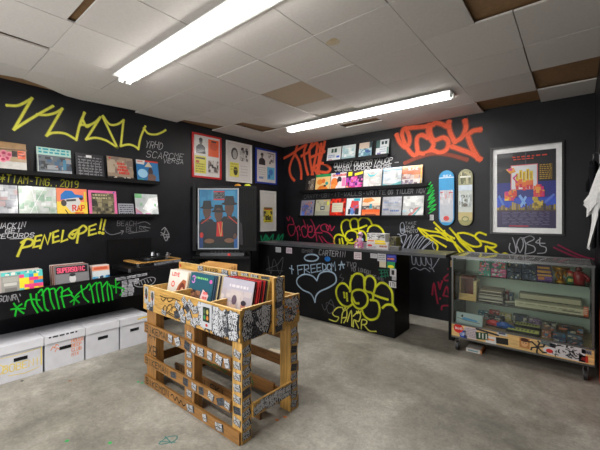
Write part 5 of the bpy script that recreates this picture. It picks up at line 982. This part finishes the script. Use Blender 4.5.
# things in the case --- top shelf
GT = 'boxes on the top shelf of the display case'; dark = [(28, 40, 62), (24, 34, 54), (36, 48, 70)]
def spk(cols, n=14, s=.12, seed=1): return lambda u: u.specks(.03, .03, .97, .97, cols, n, s, seed)
def casebox(px0, px1, y0, dep, z0, h, c, draw, name, label, group=GT, cat='box', mat=M_print):
    x0, x1 = xc(px0, y0), xc(px1, y0); return boxthing(name, label, cat, x0, x1, y0, y0 + dep, z0, z0 + h, c, draw, mat, group)
Z = SA + .0005
PK = [(206, 60, 120), (60, 150, 130), (226, 130, 170), (40, 110, 100), (220, 90, 60), (200, 200, 190)]
for i, (p0, p1) in enumerate(((479, 490.5), (491, 506))):
    casebox(p0, p1, -.82, .13, Z, .085, (170, 70, 110) if i else (60, 140, 120), spk(PK, 26, .1, 4 + i), 'small_box', ('teal and pink patterned box, first on the top shelf of the case', 'pink patterned box, lower one beside the dark boxes')[i])
    casebox(p0 + .5, p1 + .3, -.80, .11, Z + .0855, .08, (50, 120, 100), spk(PK, 26, .1, 14 + i), 'small_box', ('green and pink patterned box stacked on the first one in the case', 'green patterned box stacked on the pink one')[i])
for c in range(4):
    for r in range(3):
        casebox(507 + c * 7.4, 513.9 + c * 7.4, -.82 + r * .055, .05, Z, .062 + r * .042, R.choice(dark), spk([(60, 90, 130), (196, 180, 120), (30, 40, 60), (150, 160, 176), (20, 28, 44)], 12, .11, c * 3 + r), 'game_box', 'dark blue small box in the block of dark boxes on the top shelf', 'dark blue boxes in the case')
for r in range(3): casebox(536.5, 552.5 - r, -.81 + r * .06, .055, Z, .075 + r * .035, (74, 34, 104), lambda u: (u.rect(.05, .7, .95, .92, (206, 150, 60)), u.rect(.1, .2, .5, .6, (200, 120, 50)), u.words(.55, .5, .4, 2, .2, .1, (150, 110, 180))), 'game_box', ('purple and orange box, front of three in the case', 'purple and orange box, middle of three in the case', 'purple and orange box, rear of three in the case')[r])
P = V((xc(561, -.76), -.76, Z)); m = MB(); m.lathe(P, [(.05, 0), (.052, .012), (.03, .02), (.018, .04), (.014, .06), (.03, .08), (.05, .1), (.062, .12), (.07, .135), (.074, .15), (.055, .152)], (206, 150, 50), 18); m.tube([P + V((-.02, -.02, .03)), P + V((-.04, -.03, .07)), P + V((-.03, -.02, .11))], .009, (206, 150, 50)); m.tube([P + V((.02, -.02, .03)), P + V((.04, -.03, .07)), P + V((.03, -.02, .11))], .009, (206, 150, 50))
tag(m.build('trophy', M_metal, None, True), 'gold trophy cup with figures, on the top shelf of the display case', 'trophy')
P = V((xc(570.5, -.77), -.77, Z)); m = MB(); m.lathe(P, [(.03, 0), (.032, .03), (.028, .06), (.014, .07)], (40, 110, 60), 12); m.lathe(P + V((0, 0, .0705)), [(.014, 0), (.024, .015), (.022, .035), (.01, .045)], (206, 150, 110), 12); m.lathe(P + V((0, 0, .1005)), [(.026, 0), (.024, .015), (.008, .026)], (190, 50, 40), 12); m.box(P + V((-.02, -.034, .02)), P + V((.02, -.03, .05)), (206, 190, 90))
tag(m.build('toy_figurine', M_plastic, None, True), 'small green and red toy figurine beside the gold trophy', 'figurine')
P = V((xc(579, -.76), -.76, Z)); m = MB(); m.lathe(P, [(.045, 0), (.05, .03), (.056, .07), (.044, .11), (.02, .13)], (140, 20, 22), 14); m.lathe(P + V((0, 0, .1305)), [(.02, 0), (.03, .012), (.024, .03), (.006, .036)], (96, 20, 20), 12); m.tube([P + V((.04, -.02, .1)), P + V((.07, -.03, .06)), P + V((.06, -.03, .03))], .016, (126, 18, 20))
tag(m.build('toy_figurine', M_plastic, None, True), 'dark red rounded figurine at the end of the top shelf', 'figurine')
# middle shelf
Z = SB + .0005; GM = 'things on the middle shelf of the case'
for r in range(4): casebox(478 + r * .5, 503 - r * .3, -.84, .2, Z + r * .036, .034, ((50, 40, 34), (150, 140, 126), (70, 56, 46), (110, 90, 70))[r], lambda u: u.rect(.03, .3, .97, .6, (190, 180, 160)), 'cassette_case', ('dark cassette case at the bottom of its stack in the case', 'pale cassette case second from the bottom of its stack', 'brown cassette case third from the bottom of its stack', 'tan cassette case on top of its stack')[r], 'cassette cases stacked in the display case', 'cassette case')
m = MB(); x0, x1 = xc(459, -.90), xc(476, -.90); m.box((x0, -.90, Z), (x1, -.68, Z + .02), (190, 150, 84)); m.box((x0, -.90, Z + .0205), (x1, -.885, Z + .075), (196, 158, 92)); m.box((x0, -.88, Z + .0205), (x0 + .015, -.7, Z + .26), (190, 150, 84)); m.box((x1 - .03, -.88, Z + .0205), (x1, -.7, Z + .22), (206, 180, 126)); m.box((x0 + .016, -.72, Z + .0205), (x1 - .031, -.705, Z + .28), (120, 50, 36)); m.box((x0 + .016, -.88, Z + .235), (x1 - .031, -.721, Z + .26), (110, 42, 30))
tag(m.build('wooden_stand', M_wood), 'open wooden stand with a dark red back, in the case beside the cassette stack', 'stand')
casebox(515, 585, -.82, .12, Z, .055, (206, 196, 166), lambda u: (u.rect(.02, .2, .98, .8, (190, 180, 150)), u.words(.06, .6, .8, 1, .1, .12, (130, 122, 100)), u.rect(.7, .3, .95, .5, (110, 104, 90))), 'long_box', 'long cream box lying in the middle of the display case', GM)
casebox(519, 582, -.66, .1, Z, .12, (120, 116, 96), lambda u: (u.rect(.02, .5, .98, .9, (190, 180, 150)), u.words(.1, .4, .7, 2, .2, .08, (80, 76, 64))), 'long_box', 'taller grey brown box standing behind the long cream box', GM)
m = MB(); m.box((xc(506, -.8), -.8, Z), (xc(514, -.8), -.74, Z + .012), (90, 90, 70)); m.tube([(xc(505, -.8), -.78, Z + .02), (xc(516, -.78), -.74, Z + .026)], .01, (206, 196, 180)); tag(m.build('paint_marker', M_plastic), 'cream paint marker lying beside the cassette stack', 'marker')
casebox(583.5, 588.5, -.84, .02, Z, .09, (214, 96, 50), lambda u: u.words(.1, .8, .7, 4, .2, .1, (240, 220, 200)), 'orange_card', 'orange card at the far end of the middle shelf', GM, 'card')
# floor of the case
Z = BP + .0005; GF = 'things on the floor of the case'
t2 = thing('framed_print', 'small framed print of a blue shape leaning in the front of the display case', 'picture', (xc(468, -1.0), -1.0, Z)); g = Fr((xc(456, -1.02), -1.015, Z), (1, 0, 0), (0, .12, 1)); W = xc(482.5, -1.02) - xc(456, -1.02)
m = MB(); m.fbox(g, 0, 0, W, .13, 0, .008, (150, 160, 160)); u = Unit(m, Fr(g.p(0, 0, .008), g.u, g.v), W, .13); u.rect(.03, .05, .97, .95, (170, 186, 186)); u.poly([(.2, .4), (.3, .62), (.8, .5), (.82, .36)], (70, 150, 200)); u.line([(.05, .5), (.4, .36), (.9, .3)], .02, (90, 80, 70)); u.ell(.24, .7, .04, .12, (50, 46, 50)); m.build('print', M_gloss, t2)
def traybox(px0, px1, y0, z, lb):
    x0, x1 = xc(px0, y0), xc(px1, y0); tt = thing('tray', lb, 'tray', ((x0 + x1) / 2, y0, z), 'trays in the display case'); MB().box((x0, y0, z), (x1, y0 + .12, z + .025), (34, 34, 36)).build('body', M_plastic, tt); m = MB(); m.box((x0 + .012, y0 + .012, z + .0255), (x1 - .012, y0 + .108, z + .03), (206, 206, 110)); f = Fr((x0, y0, z + .03), (1, 0, 0), (0, 1, 0))
    for i in range(7): m.rect(f, .03 + i * (x1 - x0 - .06) / 7, .03, .045 + i * (x1 - x0 - .06) / 7, .09, (120, 120, 60), .0006)
    m.build('ruler', M_print, tt)
traybox(506, 540, -.98, Z, 'black tray with a yellow green ruler at the front of the case floor')
traybox(514, 541, -.74, Z, 'black tray with a yellow green ruler farther back in the case')
def shoe(px, y, c, c2, lb, L=.16):
    x = xc(px, y); q = []; m = MB()
    m.tube([(x, y, Z + .03), (x + L * .3, y, Z + .045), (x + L * .6, y, Z + .035), (x + L, y, Z + .022)], [.022, .035, .03, .015], c, 10); m.box((x - .01, y - .025, Z), (x + L, y + .025, Z + .012), c2); m.tube([(x + L * .3, y, Z + .06), (x + L * .26, y, Z + .09)], .02, c2, 8); tag(m.build('spray_cap_toy', M_plastic, None, True), lb, 'toy')
shoe(487, -.88, (206, 50, 50), (60, 40, 44), 'red and dark toy on the case floor beside the small print'); shoe(497, -.9, (44, 90, 170), (30, 40, 60), 'blue toy on the case floor beside the red one')
for i, (p0, p1, y, h, c) in enumerate(((542, 551, -.95, .07, (150, 90, 70)), (552, 566, -.9, .05, (90, 100, 116)), (567, 582, -.88, .05, (100, 108, 120)), (553, 566, -1.0, .03, (70, 80, 110)), (567, 583, -1.0, .035, (60, 70, 84)), (542, 556, -.7, .09, (110, 100, 90)), (557, 584, -.66, .08, (90, 70, 50)), (484, 504, -.66, .06, (60, 56, 56)))):
    casebox(p0, p1, y, .06, Z, h, c, spk([(150, 150, 160), (200, 120, 90), (70, 120, 150), (40, 40, 46), (190, 180, 160)], 16, .12, 30 + i), 'tape_box', ('orange brown box right of the yellow ruler tray', 'grey patterned box on the case floor, second from that tray', 'grey blue box at the right end of the case floor', 'low blue box at the front of the case floor', 'low dark box at the front right of the case floor', 'tan box at the back of the case floor', 'long brown box at the back right of the case floor', 'dark box at the back left of the case floor')[i], GF)
for p0, p1, y, h, c, lb in ((478, 488, -.6, .075, (60, 110, 130), 'teal packet standing at the rear left of the case floor'), (489, 499, -.6, .1, (170, 60, 54), 'red packet standing at the rear of the case floor'), (500, 511, -.6, .085, (196, 176, 110), 'yellow packet standing at the rear of the case floor'), (513, 527, -.6, .1, (70, 76, 90), 'slate packet standing at the rear of the case floor'), (529, 541, -.6, .08, (150, 120, 150), 'lilac packet standing at the rear of the case floor')):
    casebox(p0, p1, y, .05, Z, h, c, spk([mix(c, (240, 240, 230), .5), mix(c, (20, 20, 24), .5), (200, 190, 170)], 14, .12, int(p0)), 'game_box', lb, 'packets at the rear of the case floor', 'packet')
for k, (p0, c, lb) in enumerate(((505, (150, 60, 60), 'red spined tape between the cassette stack and the long box'), (509, (60, 90, 120), 'blue spined tape between the cassette stack and the long box'))):
    casebox(p0, p0 + 3.4, -.66, .1, SB + .0005, .11 - k * .02, c, lambda u: u.rect(.2, .2, .8, .7, (200, 196, 180)), 'cassette_tape', lb, 'upright tapes in the case', 'cassette')
x = xc(466, -.9); m = MB(); m.box((3.63, -.98, .001), (3.77, -.82, .04), (200, 196, 190)); m.box((3.771, -.98, .001), (3.785, -.82, .042), (196, 130, 70)); f = Fr((3.63, -.98, 0), (1, 0, 0), (0, 0, 1)); m.rect(f, .02, .012, .12, .028, (120, 150, 160), .001)
tag(m.build('paper_packet', M_print), 'flat white packet on the floor under the display case', 'packet')

# ------------------------------------------------------------------ clothes hanging on the right wall
def shirt(y, x, zt, L, c, lb, yw=.17, th=.035, droop=0):
    t = thing('hanging_shirt', lb, 'shirt', (x, y, zt + .1), 'shirts hanging on the right wall')
    m = MB(); rows = []
    prof = [(0, .05, .02), (.04, .6, .03), (.12, 1, .035), (.3, .8, .03), (.6, .84, .028), (1, .9, .022)]
    pts0 = []
    for k, (f, wv, tv) in enumerate(prof):
        z = zt - f * L; ring = []
        for j in range(16):
            a = j * math.tau / 16; ring.append((x + tv * math.sin(a) * (1 + .25 * math.sin(3 * a + k)), y + yw * wv * math.cos(a), z - droop * (1 + math.cos(a)) * .5 * f + .02 * math.sin(5 * a) * (f == 1)))
        rows.append(ring)
    i0 = 0
    for r in rows: m.v += r
    for k in range(len(rows) - 1):
        for j in range(16): m.f.append((k * 16 + j, k * 16 + (j + 1) % 16, (k + 1) * 16 + (j + 1) % 16, (k + 1) * 16 + j)); m.c.append(c)
    m.f.append(tuple(range(15, -1, -1))); m.c.append(c); m.f.append(tuple(range((len(rows) - 1) * 16, len(rows) * 16))); m.c.append(c)
    for s in (1,):
        m.tube([(x, y + s * yw * .85, zt - .1 * L - .02), (x - .01, y + s * yw * 1.15, zt - .24 * L), (x - .012, y + s * yw * 1.22, zt - .34 * L)], [.03, .042, .04], c, 10)
    m.build('shirt_body', M_cloth, t, True)
    h = MB(); h.tube([(x, y - yw * .8, zt - .07 * L), (x, y, zt + .015), (x, y + yw * .8, zt - .07 * L)], .005, (60, 60, 62)); h.tube([(x, y, zt + .015), (x, y, zt + .06), (x + .02, y, zt + .075), (XR - .001, y, zt + .07)], .004, (120, 120, 122)); h.build('hanger', M_metal, t)
t = thing('hanging_shirt', 'white garment hanging in pointed folds on the right wall', 'shirt', (4.70, -1.6, 1.95), 'shirts hanging on the right wall')
out = [(601.5, 158), (597, 171), (592, 183), (587.5, 192), (584, 198.5), (586, 202), (587, 211), (590, 206), (592.5, 209), (590.5, 226), (588, 243), (589.5, 245), (593, 232), (597, 214), (600, 205), (602, 190)]
m = MB(); sl = []
for k, (dy, sc) in enumerate(((-.13, .35), (-.10, .8), (-.04, 1.0), (.03, .93), (.09, 1.0), (.14, .4))):
    sl.append([])
    for i, (a, b) in enumerate(out):
        q = atY(a, b, -1.6); sl[-1].append((min(XR - .004, 4.72 + (q.x - 4.72) * sc + .006 * math.sin(i * 2 + k)), -1.6 + dy, q.z * sc + 1.62 * (1 - sc) - .012 * k))
n_ = len(out)
for r in sl: m.v += r
for k in range(len(sl) - 1):
    for i in range(n_): m.f.append((k * n_ + i, k * n_ + (i + 1) % n_, (k + 1) * n_ + (i + 1) % n_, (k + 1) * n_ + i)); m.c.append((222, 222, 222))
m.f.append(tuple(range(n_ - 1, -1, -1))); m.f.append(tuple(range((len(sl) - 1) * n_, len(sl) * n_))); m.c += [(222, 222, 222)] * 2
m.build('shirt_body', M_cloth, t)
MB().tube([(4.715, -1.6, 1.90), (4.715, -1.6, 1.97), (4.735, -1.6, 1.985)], .005, (120, 120, 122)).build('hanger', M_metal, t)
shirt(-.84, 4.70, 2.02, .8, (22, 22, 26), 'black shirt hanging behind the white garment on the right wall', .2)
